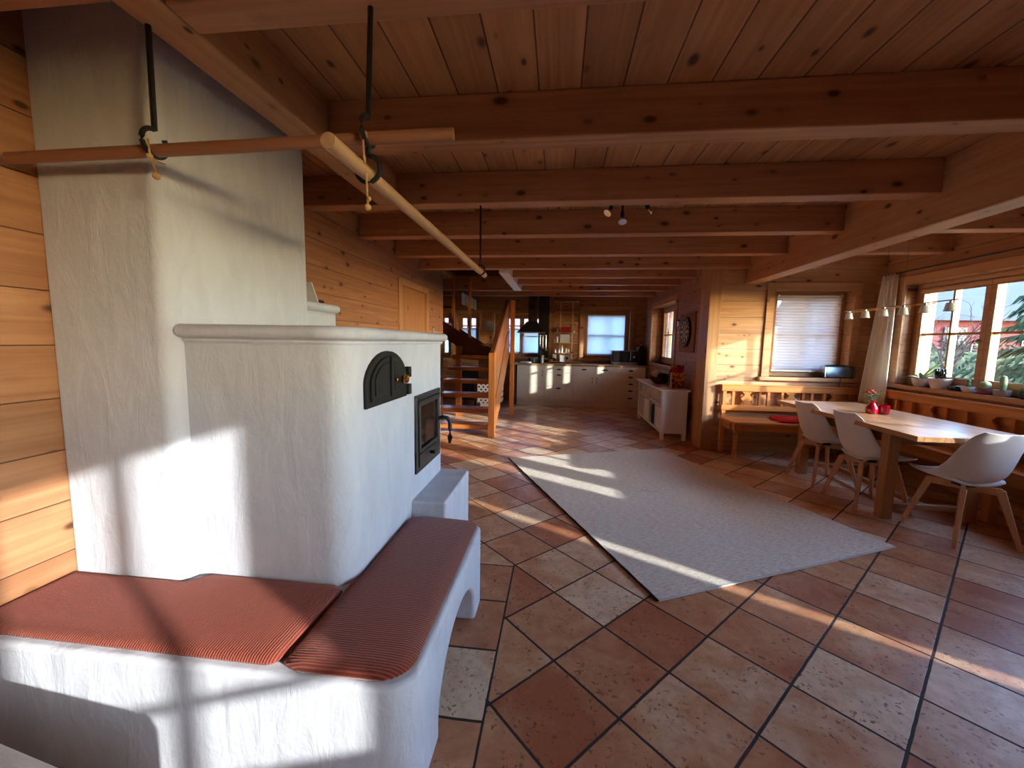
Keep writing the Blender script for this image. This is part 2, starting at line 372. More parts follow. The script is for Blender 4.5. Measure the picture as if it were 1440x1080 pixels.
def obj(name, b, mat, parent=None, bevel=0., smooth=False, seg=2):
    bm = b.bm
    bmesh.ops.remove_doubles(bm, verts=bm.verts, dist=1e-5)
    bmesh.ops.recalc_face_normals(bm, faces=bm.faces)
    me = bpy.data.meshes.new(name); bm.to_mesh(me); bm.free()
    me.materials.append(M[mat] if isinstance(mat, str) else mat)
    o = bpy.data.objects.new(name, me); COL.objects.link(o)
    if smooth:
        for p in me.polygons: p.use_smooth = True
    if bevel:
        md = o.modifiers.new('bevel', 'BEVEL'); md.width = bevel; md.segments = seg; md.limit_method = 'ANGLE'; md.angle_limit = .6
        for p in me.polygons: p.use_smooth = True
        md.harden_normals = True
    elif smooth:
        md = o.modifiers.new('split', 'EDGE_SPLIT'); md.split_angle = .7
    if parent is not None: o.parent = parent
    return o
def tag(o, label, cat, group=None):
    o['label'] = label; o['category'] = cat
    if group: o['group'] = group
    return o
def thing(name, loc, label, cat, group=None, rz=0.):
    o = bpy.data.objects.new(name, None); COL.objects.link(o); o.location = loc; o.rotation_euler = (0, 0, rz)
    o.empty_display_size = .1
    return tag(o, label, cat, group)
def struct(name, b, mat, parent=None, bevel=0., smooth=False):
    o = obj(name, b, mat, parent, bevel, smooth)
    if parent is None: o['kind'] = 'structure'
    return o
def dup(root, loc, rz, label, group=None):
    r = root.copy(); COL.objects.link(r); r.location = loc; r.rotation_euler = (0, 0, rz); r['label'] = label
    if group: r['group'] = group
    for ch in list(root.children):
        c = ch.copy(); COL.objects.link(c); c.parent = r
        for g in list(ch.children):
            d = g.copy(); COL.objects.link(d); d.parent = c
    return r
def rrect(x0, x1, y0, y1, r, n=6, corners=(1, 1, 1, 1)):
    """rounded rectangle polygon; corners order: (x0,y0),(x1,y0),(x1,y1),(x0,y1)"""
    pts = []
    for (cx, cy, sx, sy, a0), on in zip(((x0, y0, 1, 1, PI), (x1, y0, -1, 1, 1.5 * PI), (x1, y1, -1, -1, 0), (x0, y1, 1, -1, .5 * PI)), corners):
        if not on: pts.append((cx, cy)); continue
        for k in range(n + 1):
            a = a0 + k * PI / 2 / n
            pts.append((cx + sx * r + r * math.cos(a), cy + sy * r + r * math.sin(a)))
    return pts

# ------------------------------------------------------------------ room shell
XL, XR, YN, YK, XK, ZC = -1.85, 3.75, 5.35, 9.1, 1.87, 2.48
ZB = 2.275
def wall(name, axis, pos, thick, us, zs, holes, mat):
    """wall slab at axis=pos..pos+thick; spans us along the other horizontal axis, with rectangular holes (u0,u1,z0,z1)"""
    cu = sorted({us[0], us[1], *[h[0] for h in holes], *[h[1] for h in holes]})
    cz = sorted({zs[0], zs[1], *[h[2] for h in holes], *[h[3] for h in holes]})
    b = B(); a0, a1 = sorted((pos, pos + thick))
    for i in range(len(cu) - 1):
        for j in range(len(cz) - 1):
            um, zm = (cu[i] + cu[i + 1]) / 2, (cz[j] + cz[j + 1]) / 2
            if any(h[0] < um < h[1] and h[2] < zm < h[3] for h in holes): continue
            if axis == 'X': b.box(a0, a1, cu[i], cu[i + 1], cz[j], cz[j + 1])
            else: b.box(cu[i], cu[i + 1], a0, a1, cz[j], cz[j + 1])
    return struct(name, b, mat)

struct('floor', B().box(-3.4, 4.1, -3.3, 9.4, -.12, 0), 'floor')
W3 = (1.92, 4.9, .95, 2.03)           # long window beside the table
SLOT = (.40, .74, .30, 1.72)         # narrow unseen slit, added to throw the sun streak on the floor
XN = 2.2; W4 = (-1.46, -.555, 1.0, 2.25); W6 = (1.40, 1.86, .95, 2.03)       # unseen wall line and windows, added so sun reaches stove and rug
wall('wall_left', 'X', XL, -.3, (-3.2, 6.35), (0, ZC), [(4.60, 5.52, 0, 2.0)], 'log_y')
wall('wall_right', 'X', XR, .3, (.0, YN), (0, ZC), [W3, SLOT, W6], 'log_y')
wall('wall_unseen_near', 'X', XN, .3, (-3.2, -.3), (0, ZC), [W4], 'log_y')  # unseen wall set inward so its window throws sun on the stove
wall('wall_return', 'Y', 0, -.3, (XN, 4.05), (0, ZC), [], 'log_x')  # unseen wall joining that added one to the right wall
W2 = (2.62, 3.52, .965, 2.03)
wall('wall_nook', 'Y', YN, .3, (XK, 4.05), (0, ZC), [W2], 'log_x')
W5 = (6.8, 8.4, .98, 2.06)
wall('wall_kitchen', 'X', XK, .27, (YN + .3, YK + .3), (0, ZC), [W5], 'log_y')
W1 = (.55, 1.55, 1.0, 2.06); W0 = (-1.45, -.22, 1.0, 1.98); WB = (-2.32, -1.8, .95, 1.98); WA = (-2.95, -2.45, .95, 1.98)
wall('wall_back', 'Y', YK, .3, (-3.4, XK), (0, ZC), [W1, W0, WB, WA], 'log_d')
wall('wall_hall', 'X', -3.2, -.2, (6.35, YK), (0, ZC), [], 'log_y')
wall('wall_partition', 'Y', 6.35, -.1, (-3.2, XL - .3), (0, ZC), [], 'log_x')
wall('wall_front', 'Y', -3.2, -.3, (XL, XN + .3), (0, ZC), [], 'log_x')
# ceiling boards with the stairwell opening
wb = B()
for x0, x1, y0, y1 in ((XL - .3, XN + .3, -3.3, -.3), (XL - .3, 4.05, -.3, 5.46), (-.75, 4.05, 5.46, 7.4), (-3.4, 4.05, 7.4, 9.4), (-3.4, XL - .05, 5.46, 7.4)):
    wb.box(x0, x1, y0, y1, ZC, ZC + .05)
struct('ceiling', wb, 'ceil')
sh = B().box(-1.97, -1.9, 5.4, 7.4, ZC + .05, 4.2).box(-.75, -.68, 5.4, 7.46, ZC + .05, 4.2).box(-1.9, -.75, 5.34, 5.4, ZC + .05, 4.2).box(-1.9, -.75, 7.4, 7.46, ZC + .05, 4.2).box(-1.97, -.68, 5.34, 7.46, 4.2, 4.26)
struct('trim_1', sh, 'darkwood')                      # panelled shaft of the stairwell
struct('trim_2', B().box(-.82, -.69, 5.46, 7.38, 2.262, 2.48), 'white')   # white edge board of the stairwell
# corner post and skirting
struct('trim_3', B().box(XK - .012, XK + .13, YN - .02, YN + .31, 0, ZC), 'trim_z', bevel=.006)
struct('baseboard_nook', B().box(2.0, XR, YN - .02, YN, 0, .08), 'trim_x')
struct('baseboard_right', B().box(XR - .02, XR, 2.0, YN - .02, 0, .08), 'trim_y')

# beams
G = 'exposed ceiling beams'
def beam(name, x0, x1, y0, y1, z0, z1, mat, label, group=G, notch=None):
    b = B()
    b.box(x0, x1, y0, y1, z0, z1)
    o = obj(name, b, mat, None, bevel=.008); return tag(o, label, 'beam', group)
ordn = ['nearest', 'second', 'third', 'fourth', 'fifth', 'sixth', 'seventh', 'eighth', 'ninth', 'tenth']
bl = ['nearest pine cross beam, overhead at the top edge, its left end joining the trimmer',
      'second pine cross beam from the camera, its left end butting the chimney trimmer',
      'third pine cross beam from the camera, crossing behind the end of the chimney trimmer',
      'fourth pine cross beam from the camera, just beyond the ceiling spotlights',
      'fifth pine cross beam from the camera, running over the far part of the dining table',
      'sixth pine cross beam from the camera, close to the corner post and nook wall',
      'seventh pine cross beam, first of those ending at the white stairwell edge board',
      'eighth pine cross beam, second of those ending at the white stairwell edge board',
      'ninth pine cross beam, just beyond the far end of the stairwell opening',
      'tenth pine cross beam, the farthest, right before the kitchen end wall']
GAP = 2.43
fy = [1.12, 1.95, 2.79, 3.62, 4.44, 5.22, 5.93, 6.66, 7.38, 8.22]
fx0 = [-1.14, -1.14, XL, XL, XL, XL, -.69, -.69, -3.2, -3.2]
for i, y in enumerate(fy):
    x1 = 2.26 if i < 2 else (2.26 if i < 6 else XK)
    beam('ceiling_beam', fx0[i], x1, y, y + .12, ZB, ZC, 'beam_x', bl[i])
for i, (y, lb) in enumerate(((1.12, 'short pine beam over the right side of the room, nearest the camera'), (1.95, 'short pine beam right of the long girder, second from the camera'), (2.79, 'short pine beam right of the long girder, third from the camera'),
                (3.62, 'short pine beam right of the girder, in line with the near pendant wire'), (4.44, 'short pine beam right of the girder, next before the nook window wall'), (5.20, 'short pine beam lying against the nook window wall'))):
    beam('ceiling_beam', 2.43, XR, y, y + .12, ZB, ZC, 'beam_x', lb)
beam('ceiling_beam', XL, -1.28, .985, 1.105, ZB, ZC, 'beam_x', 'stub of pine beam left of the trimmer, over the chimney front at top left')
beam('roof_girder', 2.26, 2.43, -.1, YN, 2.10, ZC, 'beam_y', 'long heavy pine girder running away over the right of the room to the nook wall', None)
beam('trimmer_beam', -1.28, -1.14, .2, 2.79, ZB, ZC, 'beam_y', 'pine trimmer beam running away beside the chimney at upper left', None)

# ------------------------------------------------------------------ windows
def window(idx, axis, pos, inward, hole, casements, muntins, depth=.12, frame='trim', case=True, casew=.085, rail_at=None, sill=True):
    """axis: wall normal axis; pos: plane of the sash inside face; inward: +1/-1 direction of the room along axis"""
    u0, u1, z0, z1 = hole
    mu, mz = ('trim_y', 'trim_y') if axis == 'X' else ('trim_x', 'trim_x')
    name = 'window_%d' % idx
    def bx(b, a0, a1, p, q, r, s_):
        a0, a1 = sorted((a0, a1))
        return b.box(a0, a1, p, q, r, s_) if axis == 'X' else b.box(p, q, a0, a1, r, s_)
    out = -inward
    fr = B()
    d0, d1 = pos, pos + out * .06
    fw = .055
    for p, q, r, s_ in ((u0, u1, z0, z0 + fw), (u0, u1, z1 - fw, z1), (u0, u0 + fw, z0 + fw, z1 - fw), (u1 - fw, u1, z0 + fw, z1 - fw)): bx(fr, d0, d1, p, q, r, s_)
    root = struct(name, fr, mu, None, bevel=.004)
    cw = (u1 - u0 - 2 * fw) / casements
    for c in range(casements):
        c0, c1 = u0 + fw + c * cw, u0 + fw + (c + 1) * cw
        sw = .05
        sb = B()
        e0, e1 = pos - out * .012, pos + out * .05
        for p, q, r, s_ in ((c0 + .002, c1 - .002, z0 + fw, z0 + fw + sw + .01), (c0 + .002, c1 - .002, z1 - fw - sw, z1 - fw), (c0 + .002, c0 + sw, z0 + fw + sw + .01, z1 - fw - sw), (c1 - sw, c1 - .002, z0 + fw + sw + .01, z1 - fw - sw)): bx(sb, e0, e1, p, q, r, s_)
        sash = struct('sash', sb, mu, root, bevel=.004)
        g0, g1, h0, h1 = c0 + sw, c1 - sw, z0 + fw + sw + .01, z1 - fw - sw
        bx_ = B(); bx(bx_, pos + out * .034, pos + out * .038, g0, g1, h0, h1)
        struct('pane', bx_, 'glass', sash)
        ob = B(); f0, f1 = pos + out * .05, pos + out * (.05 + depth)
        for p, q, r, s_ in ((c0, c1, z0 + .03, h0 - .004), (c0, c1, h1 + .004, z1 - .02), (c0, g0 - .004, h0 - .004, h1 + .004), (g1 + .004, c1, h0 - .004, h1 + .004)): bx(ob, f0, f1, p, q, r, s_)
        nu, nz = muntins
        mb = B(); mt = .011
        for k in range(1, nu):
            u = g0 + (g1 - g0) * k / nu
            bx(mb, pos + out * .008, pos + out * .05, u - mt, u + mt, h0, h1)
            bx(ob, f0, f1, u - mt, u + mt, h0, h1)
        for k in range(1, nz):
            z = h0 + (h1 - h0) * (rail_at or k / nz)
            bx(mb, pos + out * .008, pos + out * .05, g0, g1, z - mt, z + mt)
            bx(ob, f0, f1, g0, g1, z - mt, z + mt)
        struct('outer_frame', ob, 'wpaint', sash)
        if nu > 1 or nz > 1: struct('muntin', mb, mu, sash)
    return root
def casing(idx, axis, face, inward, hole, w=.09, th=.022, sill=.05, head=True):
    u0, u1, z0, z1 = hole; b = B(); mats = 'trim_y' if axis == 'X' else 'trim_x'
    a0, a1 = sorted((face, face + inward * th))
    def bx(p, q, r, s_, t=None):
        c0, c1 = (a0, a1) if t is None else sorted((face - inward * .25, face + inward * t))
        b.box(c0, c1, p, q, r, s_) if axis == 'X' else b.box(p, q, c0, c1, r, s_)
    bx(u0 - w, u0, z0, z1); bx(u1, u1 + w, z0, z1); bx(u0 - w, u1 + w, z1, z1 + w)
    o = struct('trim_%d' % idx, b, mats, bevel=.004)
    s = B(); c0, c1 = sorted((face - inward * .17, face + inward * sill))
    s.box(c0, c1, u0 - w - .03, u1 + w + .03, z0 - .045, z0) if axis == 'X' else s.box(u0 - w - .03, u1 + w + .03, c0, c1, z0 - .045, z0)
    struct('sill', s, mats, o, bevel=.005)
    return o
w1_ = window(1, 'X', XR + .1, -1, W3, 4, (2, 2), depth=.014)
casing(4, 'X', XR, -1, W3, sill=.03)
window(2, 'Y', YN + .13, -1, W2, 1, (2, 2), depth=.02)
casing(5, 'Y', YN, -1, W2, sill=.05)
window(3, 'X', XK + .2, -1, W5, 2, (2, 2), depth=.015)
sb_ = thing('window_shutter', (XK + .42, 7.6, 1.5), 'grey slatted shutter outside the kitchen side window', 'shutter')
for k in range(9): obj('slat', B((XK + .42, 7.6, 1.5)).box(XK + .40, XK + .43, 6.72 + .2 * k, 6.83 + .2 * k, .9, 2.15), 'greypot', sb_)
for z in (1.0, 2.0): obj('ledger', B((XK + .42, 7.6, 1.5)).box(XK + .43, XK + .45, 6.7, 8.5, z, z + .06), 'greypot', sb_)
for y in (6.9, 8.3): obj('bracket', B((XK + .42, 7.6, 1.5)).box(XK + .27, XK + .45, y, y + .03, 1.0, 1.05), 'greypot', sb_)
casing(6, 'X', XK, -1, W5, sill=.03)
window(4, 'Y', YK + .13, -1, W1, 1, (2, 2), depth=.04)
casing(7, 'Y', YK, -1, W1, sill=.04)
window(5, 'Y', YK + .13, -1, W0, 2, (1, 2), depth=.04, rail_at=.78)
casing(8, 'Y', YK, -1, W0, w=.06, sill=.04)
window(6, 'Y', YK + .13, -1, WB, 2, (1, 2), depth=.04, rail_at=.78)
casing(9, 'Y', YK, -1, WB, w=.06, sill=.04)
window(7, 'Y', YK + .13, -1, WA, 2, (1, 2), depth=.04, rail_at=.78)
casing(10, 'Y', YK, -1, WA, w=.06, sill=.04)
window(8, 'X', XR + .1, -1, SLOT, 1, (1, 1), depth=.02)
window(10, 'X', XR + .1, -1, W6, 1, (1, 1), depth=.02)
window(9, 'X', XN + .1, -1, W4, 1, (2, 2), depth=.02, rail_at=.25)
# window catch on the long window
h = struct('window_handle', B().lathe((XR + .088, 4.175, 1.42), [(.022, 0), (.022, -.012), (.012, -.02)], 14, 'X'), 'steel', w1_, smooth=True)
struct('lever', B().tube([(XR + .08, 4.175, 1.42), (XR + .045, 4.175, 1.42), (XR + .04, 4.185, 1.40), (XR + .04, 4.19, 1.32)], .009, 8), 'steel', h, smooth=True)

# interior door in the left wall
d = struct('door_1', B().box(XL - .05, XL - .012, 4.62, 5.50, .005, 1.985), 'doorwood', bevel=.003)
struct('door_frame', B().box(XL - .1, XL + .018, 4.52, 4.62, 0, 2.06).box(XL - .1, XL + .018, 5.50, 5.60, 0, 2.06).box(XL - .1, XL + .018, 4.62, 5.50, 1.985, 2.06), 'trim_z', d, bevel=.004)
struct('hinge', B().tube([(XL - .004, 4.625, 1.70), (XL - .004, 4.625, 1.80)], .009, 8), 'brass', d)
struct('handle', B().tube([(XL - .012, 5.42, 1.04), (XL + .05, 5.42, 1.04), (XL + .055, 5.31, 1.04)], .009, 8), 'brass', d)

# ------------------------------------------------------------------ masonry stove
SX, SY0, SY1 = -.75, 1.345, 2.60
st = thing('masonry_stove', (-1.3, 1.8, 0), 'white plastered masonry stove with chimney, wraparound bench and black iron doors', 'stove')
so = (-1.3, 1.8, 0)
b = B(so); b.prism(rrect(XL, SX, SY0, SY1, .10, 8, (0, 1, 1, 0)), 'Z', 0, 1.345)
obj('stove_body', b, 'plaster', st, bevel=.01)
b = B(so); b.prism(rrect(XL, -1.375, 1.285, 2.10, .05, 6, (0, 1, 0, 0)), 'Z', 0, ZC)
obj('chimney', b, 'plaster', st, bevel=.01)
b = B(so); b.box(XL, -1.42, 2.10, 2.46, 1.345, 1.50); obj('rear_ledge', b, 'plaster', st, bevel=.01)
# rounded cornices swept along a path
def cornice(b, path, prof):
    """prof = list of (outward offset, z); path = list of (point, outward normal)"""
    rings = [[b.V((p[0] + n[0] * o, p[1] + n[1] * o, z)) for o, z in prof] for p, n in path]
    k = len(prof)
    for i in range(len(rings) - 1):
        for j in range(k - 1): b.bm.faces.new((rings[i][j], rings[i][j + 1], rings[i + 1][j + 1], rings[i + 1][j]))
    b.bm.faces.new(rings[0]); b.bm.faces.new(rings[-1][::-1])
    return b
def cpath(r):
    pts = [((-1.365, SY0), (0, -1)), ((SX - r, SY0), (0, -1))]
    for k in range(1, 9):
        a = -PI / 2 + k * PI / 2 / 8; pts.append(((SX - r + r * math.cos(a), SY0 + r + r * math.sin(a)), (math.cos(a), math.sin(a))))
    pts.append(((SX, SY1 - r), (1, 0)))
    for k in range(1, 9):
        a = k * PI / 2 / 8; pts.append(((SX - r + r * math.cos(a), SY1 - r + r * math.sin(a)), (math.cos(a), math.sin(a))))
    pts.append(((XL + .02, SY1), (0, 1)))
    return pts
prof = [(-.05, 1.318), (.012, 1.318), (.016, 1.326), (.014, 1.333), (.022, 1.337)]
prof += [(.022 + .024 * math.sin(PI * k / 8), 1.337 + .048 * (1 - math.cos(PI * k / 8)) / 2) for k in range(1, 9)] + [(-.05, 1.385)]
obj('cornice', cornice(B(so), cpath(.10), prof), 'plaster', st, smooth=True)
b = B(so); b.box(XL, SX - .06, SY0 + .06, SY1 - .06, 1.34, 1.384); obj('top_slab', b, 'plaster', st)
prof2 = [(-.05, 1.488), (.01, 1.488), (.012, 1.497), (.018, 1.50)] + [(.018 + .022 * math.sin(PI * k / 8), 1.50 + .05 * (1 - math.cos(PI * k / 8)) / 2) for k in range(1, 9)] + [(-.05, 1.552)]
pth = [((-1.42, 2.1), (1, 0)), ((-1.42, 2.42), (1, 0))] + [((-1.46 + .04 * math.cos(a), 2.42 + .04 * math.sin(a)), (math.cos(a), math.sin(a))) for a in (.4, .8, 1.2, PI / 2)] + [((XL, 2.46), (0, 1))]
obj('ledge_cornice', cornice(B(so), pth, prof2), 'plaster', st, smooth=True)
b = B(so); b.box(XL, -1.45, 2.1, 2.43, 1.49, 1.551); obj('ledge_slab', b, 'plaster', st)
# hearth step in front of the fire door
b = B(so); b.prism(rrect(SX - .02, -.565, 1.985, 2.56, .03, 4, (0, 0, 1, 0)), 'Z', 0, .49); obj('hearth_step', b, 'plaster', st, bevel=.015, seg=3)
# bench: front run plus right arm with an arched opening
BY, BX, BZ = .945, -.362, .405
def bench_outer(): return rrect(XL, BX, BY, 1.96, .09, 8, (0, 1, 1, 0))
b = B(so)
poly = [(XL, BY)]
for k in range(9):
    a = 1.5 * PI + k * PI / 16; poly.append((BX - .09 + .09 * math.cos(a), BY + .09 + .09 * math.sin(a)))
A0, A1, AH = 1.20, 1.775, .27
deck = poly + [(BX, 1.90)]
for k in range(1, 7):
    a = k * PI / 12; deck.append((BX - .06 + .06 * math.cos(a), 1.90 + .06 * math.sin(a)))
deck += [(SX - .05, 1.96), (SX - .05, 1.40), (XL, 1.40)]
b.prism(deck, 'Z', 0, BZ); bench = obj('bench', b, 'plaster', st)
# cut the arched opening through the right arm
arch = [(A0, -.05)] + [((A0 + A1) / 2 + (A1 - A0) / 2 * math.cos(PI - k * PI / 20), .06 + (AH - .06) * math.sin(k * PI / 20)) for k in range(21)] + [(A1, -.05)]
cut = obj('cutter', B(so).prism(arch, 'X', SX - .02, BX + .1), 'plaster', st)
md = bench.modifiers.new('cut', 'BOOLEAN'); md.object = cut; md.solver = 'EXACT'
bpy.context.view_layer.update()
me2 = bpy.data.meshes.new_from_object(bench.evaluated_get(bpy.context.evaluated_depsgraph_get()))
bench.modifiers.clear(); bench.data = me2; bpy.data.objects.remove(cut)
md = bench.modifiers.new('bevel', 'BEVEL'); md.width = .018; md.segments = 3; md.limit_method = 'ANGLE'; md.angle_limit = .9
for p in me2.polygons: p.use_smooth = True
md.harden_normals = True
# arched baking oven door (in plane X = SX)
XD = SX
def yz(b, poly, x0, x1): return b.prism(poly, 'X', x0, x1)
oy0, oy1, oz0, ozs, ozt = 1.478, 1.90, 1.066, 1.168, 1.292
def archpoly(y0, y1, z0, zs, zt, n=14):
    c, hw = (y0 + y1) / 2, (y1 - y0) / 2
    return [(y0, z0), (y1, z0)] + [(c + hw * math.cos(PI * k / n), zs + (zt - zs) * math.sin(PI * k / n) ** 1.2) for k in range(n + 1)]
dr = obj('oven_door_frame', yz(B(so), archpoly(oy0, oy1, oz0, ozs, ozt), XD - .02, XD + .014), 'iron', st, bevel=.004)
ym = (oy0 + oy1) / 2
ap = archpoly(oy0 + .028, oy1 - .028, oz0 + .024, ozs, ozt - .022, 20)
left = [p for p in ap if p[0] <= ym - .004] ; right = [p for p in ap if p[0] >= ym + .004]
ztop = ozt - .022
left = [(oy0 + .028, oz0 + .024), (ym - .004, oz0 + .024), (ym - .004, ztop)] + [p for p in ap[2:] if p[0] < ym - .01]
right = [(ym + .004, oz0 + .024), (oy1 - .028, oz0 + .024)] + [p for p in ap[2:] if p[0] > ym + .01] + [(ym + .004, ztop)]
for poly_ in (left, right):
    lf = obj('door_leaf', yz(B(so), poly_, XD + .012, XD + .024), 'iron', dr, bevel=.003)
def scaled(poly, f):
    cy = sum(p[0] for p in poly) / len(poly); cz = sum(p[1] for p in poly) / len(poly)
    ylo, yhi = min(p[0] for p in poly), max(p[0] for p in poly); cy = (ylo + yhi) / 2; zlo, zhi = min(p[1] for p in poly), max(p[1] for p in poly); cz = (zlo + zhi) / 2
    return [(cy + (p[0] - cy) * f, cz + (p[1] - cz) * f) for p in poly]
for poly_ in (left, right): obj('raised_panel', yz(B(so), scaled(poly_, .74), XD + .022, XD + .031), 'iron', dr, bevel=.004)
obj('centre_bar', yz(B(so), [(ym - .012, oz0 + .03), (ym + .012, oz0 + .03), (ym + .012, ztop - .006), (ym - .012, ztop - .006)], XD + .02, XD + .034), 'iron', dr, bevel=.003)
kn = obj('knob', B(so).lathe((XD + .026, ym + .075, 1.163), [(.010, 0), (.008, .014), (.019, .022), (.022, .034), (.016, .046), (.0, .049)], 16, 'X'), 'brass', dr, smooth=True); kn['label'] = 'round brass knob'
obj('latch', B(so).lathe((XD + .03, ym + .035, 1.163), [(.009, 0), (.009, .01), (0, .014)], 10, 'X'), 'brass', dr, smooth=True)
for z in (1.185, 1.10): obj('hinge', B(so).box(XD + .004, XD + .03, oy1 - .012, oy1 + .024, z - .026, z + .026), 'iron', dr, bevel=.004)
# fire door
fy0, fy1, fz0, fz1 = 2.035, 2.47, .617, 1.045
ff = B(so)
for a0, a1, c0, c1 in ((fy0, fy1, fz1 - .03, fz1), (fy0, fy1, fz0, fz0 + .025), (fy0, fy0 + .03, fz0 + .025, fz1 - .03), (fy1 - .03, fy1, fz0 + .025, fz1 - .03)): ff.box(XD - .02, XD + .012, a0, a1, c0, c1)
fd = obj('fire_door_frame', ff, 'ironframe', st, bevel=.004)
lf = B(so)
for a0, a1, c0, c1 in ((fy0 + .034, fy1 - .034, fz1 - .062, fz1 - .034), (fy0 + .034, fy1 - .034, fz0 + .108, fz0 + .13), (fy0 + .034, fy0 + .055, fz0 + .13, fz1 - .062), (fy1 - .075, fy1 - .034, fz0 + .13, fz1 - .062)): lf.box(XD - .012, XD + .02, a0, a1, c0, c1)
obj('door_leaf', lf, 'ironframe', fd, bevel=.004)
obj('door_glass', B(so).box(XD - .004, XD + .006, fy0 + .05, fy1 - .07, fz0 + .125, fz1 - .055), 'sootglass', fd)
obj('ash_flap', B(so).box(XD - .012, XD + .018, fy0 + .034, fy1 - .034, fz0 + .028, fz0 + .10), 'ironframe', fd, bevel=.005)
obj('flap_knob', B(so).tube([(XD + .015, 2.25, fz0 + .07), (XD + .04, 2.25, fz0 + .07), (XD + .048, 2.25, fz0 + .07)], [.01, .01, .02], 10), 'wrought', fd, smooth=True)
obj('door_handle', B(so).tube([(XD + .015, 2.41, .855), (XD + .045, 2.41, .868), (XD + .075, 2.415, .862), (XD + .088, 2.42, .835), (XD + .09, 2.42, .79), (XD + .09, 2.42, .74), (XD + .088, 2.42, .70)], [.012, .012, .012, .012, .013, .017, .008], 10), 'wrought', fd, smooth=True)
obj('fire_box', B(so).box(XD - .2, XD - .025, fy0 + .02, fy1 - .02, fz0 + .02, fz1 - .02), 'blackmat', fd)

# picture frame and stone on the rear ledge
pf = thing('picture_frame', (-1.46, 2.2, 1.552), 'small pale propped picture frame on the white ledge behind the chimney', 'frame')
o_ = (-1.46, 2.2, 1.552)
obj('frame', B(o_).prism([(2.25, 1.552), (2.26, 1.552), (2.20, 1.66), (2.19, 1.66)], 'X', -1.50, -1.41), 'white', pf)
obj('strut', B(o_).prism([(2.14, 1.552), (2.15, 1.552), (2.20, 1.65), (2.19, 1.65)], 'X', -1.47, -1.44), 'blackmat', pf)
tag(obj('picture_frame', B().box(-1.56, -1.43, 2.118, 2.13, 1.552, 1.64), 'pic'), 'small dark framed picture at the chimney side of the white ledge', 'frame')
tag(obj('pebble', B().ball((-1.45, 2.335, 1.563), .026, .8, 1.4, .45), 'bowl', smooth=True), 'flat dark reddish pebble lying on the white ledge', 'stone')

# bench cushions
def cushion(name, poly, z0, z1, mat, label, puff=.012):
    b = B(); n = len(poly); cx = sum(p[0] for p in poly) / n; cy = sum(p[1] for p in poly) / n
    ins = lambda d: [(x - d * (1 if x > cx else -1) * min(1, abs(x - cx) / .05), y - d * (1 if y > cy else -1) * min(1, abs(y - cy) / .05)) for x, y in poly]
    lay = [(ins(.012), z0), (ins(.002), z0 + .008), (poly, (z0 + z1) / 2), (ins(.004), z1 - .008), (ins(.014), z1 - .001), (ins(.05), z1 + puff * .4)]
    vs = [[b.V((x, y, z)) for x, y in pl] for pl, z in lay]
    for i in range(len(vs) - 1):
        for k in range(n): b.bm.faces.new((vs[i][k], vs[i][(k + 1) % n], vs[i + 1][(k + 1) % n], vs[i + 1][k]))
    b.bm.faces.new(vs[0][::-1]); b.bm.faces.new(vs[-1])
    return tag(obj(name, b, mat, smooth=True), label, 'cushion', 'rust bench cushions')
c1 = [(-1.835, .965)] + [(-.80 + .03 * math.cos(a), .995 + .03 * math.sin(a)) for a in (1.5 * PI, 1.75 * PI, 2 * PI)] + [(-.762, 1.31), (-.80, 1.335), (-1.30, 1.335), (-1.33, 1.32), (-1.37, 1.278), (-1.835, 1.278)]
cushion('bench_cushion', c1, BZ, BZ + .028, 'rib_x', 'rust red ribbed cushion on the front run of the stove bench by the wooden wall')
c2 = [(-.752, .975), (-.70, .955)] + [(-.47 + .09 * math.cos(a), 1.045 + .09 * math.sin(a)) for a in [1.5 * PI + k * PI / 12 for k in range(7)]] + [(-.42 + .04 * math.cos(a), 1.90 + .04 * math.sin(a)) for a in (0, PI / 6, PI / 3, PI / 2)] + [(-.66, 1.955), (-.735, 1.93), (-.735, 1.40), (-.752, 1.345)]
cushion('bench_cushion', c2, BZ, BZ + .028, 'rib_y', 'rust red ribbed cushion on the right arm of the stove bench beside the tiled floor')

# ------------------------------------------------------------------ drying poles and their iron hangers
def ring(c, r, rr, ax='X', a0=0, a1=2 * PI, n=18):
    pts = []
    for k in range(n + 1):
        a = a0 + (a1 - a0) * k / n; u, v = r * math.cos(a), r * math.sin(a)
        pts.append({'X': (c[0], c[1] + u, c[2] + v), 'Y': (c[0] + u, c[1], c[2] + v)}[ax])
    return pts
HG = 'iron pole hangers'
h1 = thing('iron_hanger', (-1.262, 1.186, 2.275), 'black iron hanger rod left, on the trimmer beam, holding the crosswise pole', 'hanger', HG)
ho = (-1.262, 1.186, 2.275)
obj('rod', B(ho).tube([(-1.262, 1.186, 2.29), (-1.265, 1.186, 1.975)], .008, 8), 'wrought', h1, smooth=True)
obj('hook', B(ho).tube(ring((-1.268, 1.186, 1.937), .04, 0, 'X', PI * .5, PI * 2.2), .0075, 8), 'wrought', h1, smooth=True)
obj('twine', B(ho).tube([(-1.268, 1.165, 1.94), (-1.26, 1.16, 1.90), (-1.25, 1.16, 1.865), (-1.242, 1.16, 1.835)], .003, 6).tube([(-1.26, 1.162, 1.885), (-1.235, 1.162, 1.87), (-1.21, 1.162, 1.862)], .0025, 6).ball((-1.242, 1.16, 1.828), .011).ball((-1.262, 1.162, 1.888), .009), 'twine', h1, smooth=True)
h2 = thing('iron_hanger', (-.555, 1.186, 2.275), 'black iron hanger rod at centre top with two hook rings, where both poles cross', 'hanger', HG)
ho = (-.555, 1.186, 2.275)
obj('rod', B(ho).tube([(-.555, 1.186, 2.29), (-.568, 1.186, 1.985)], .008, 8), 'wrought', h2, smooth=True)
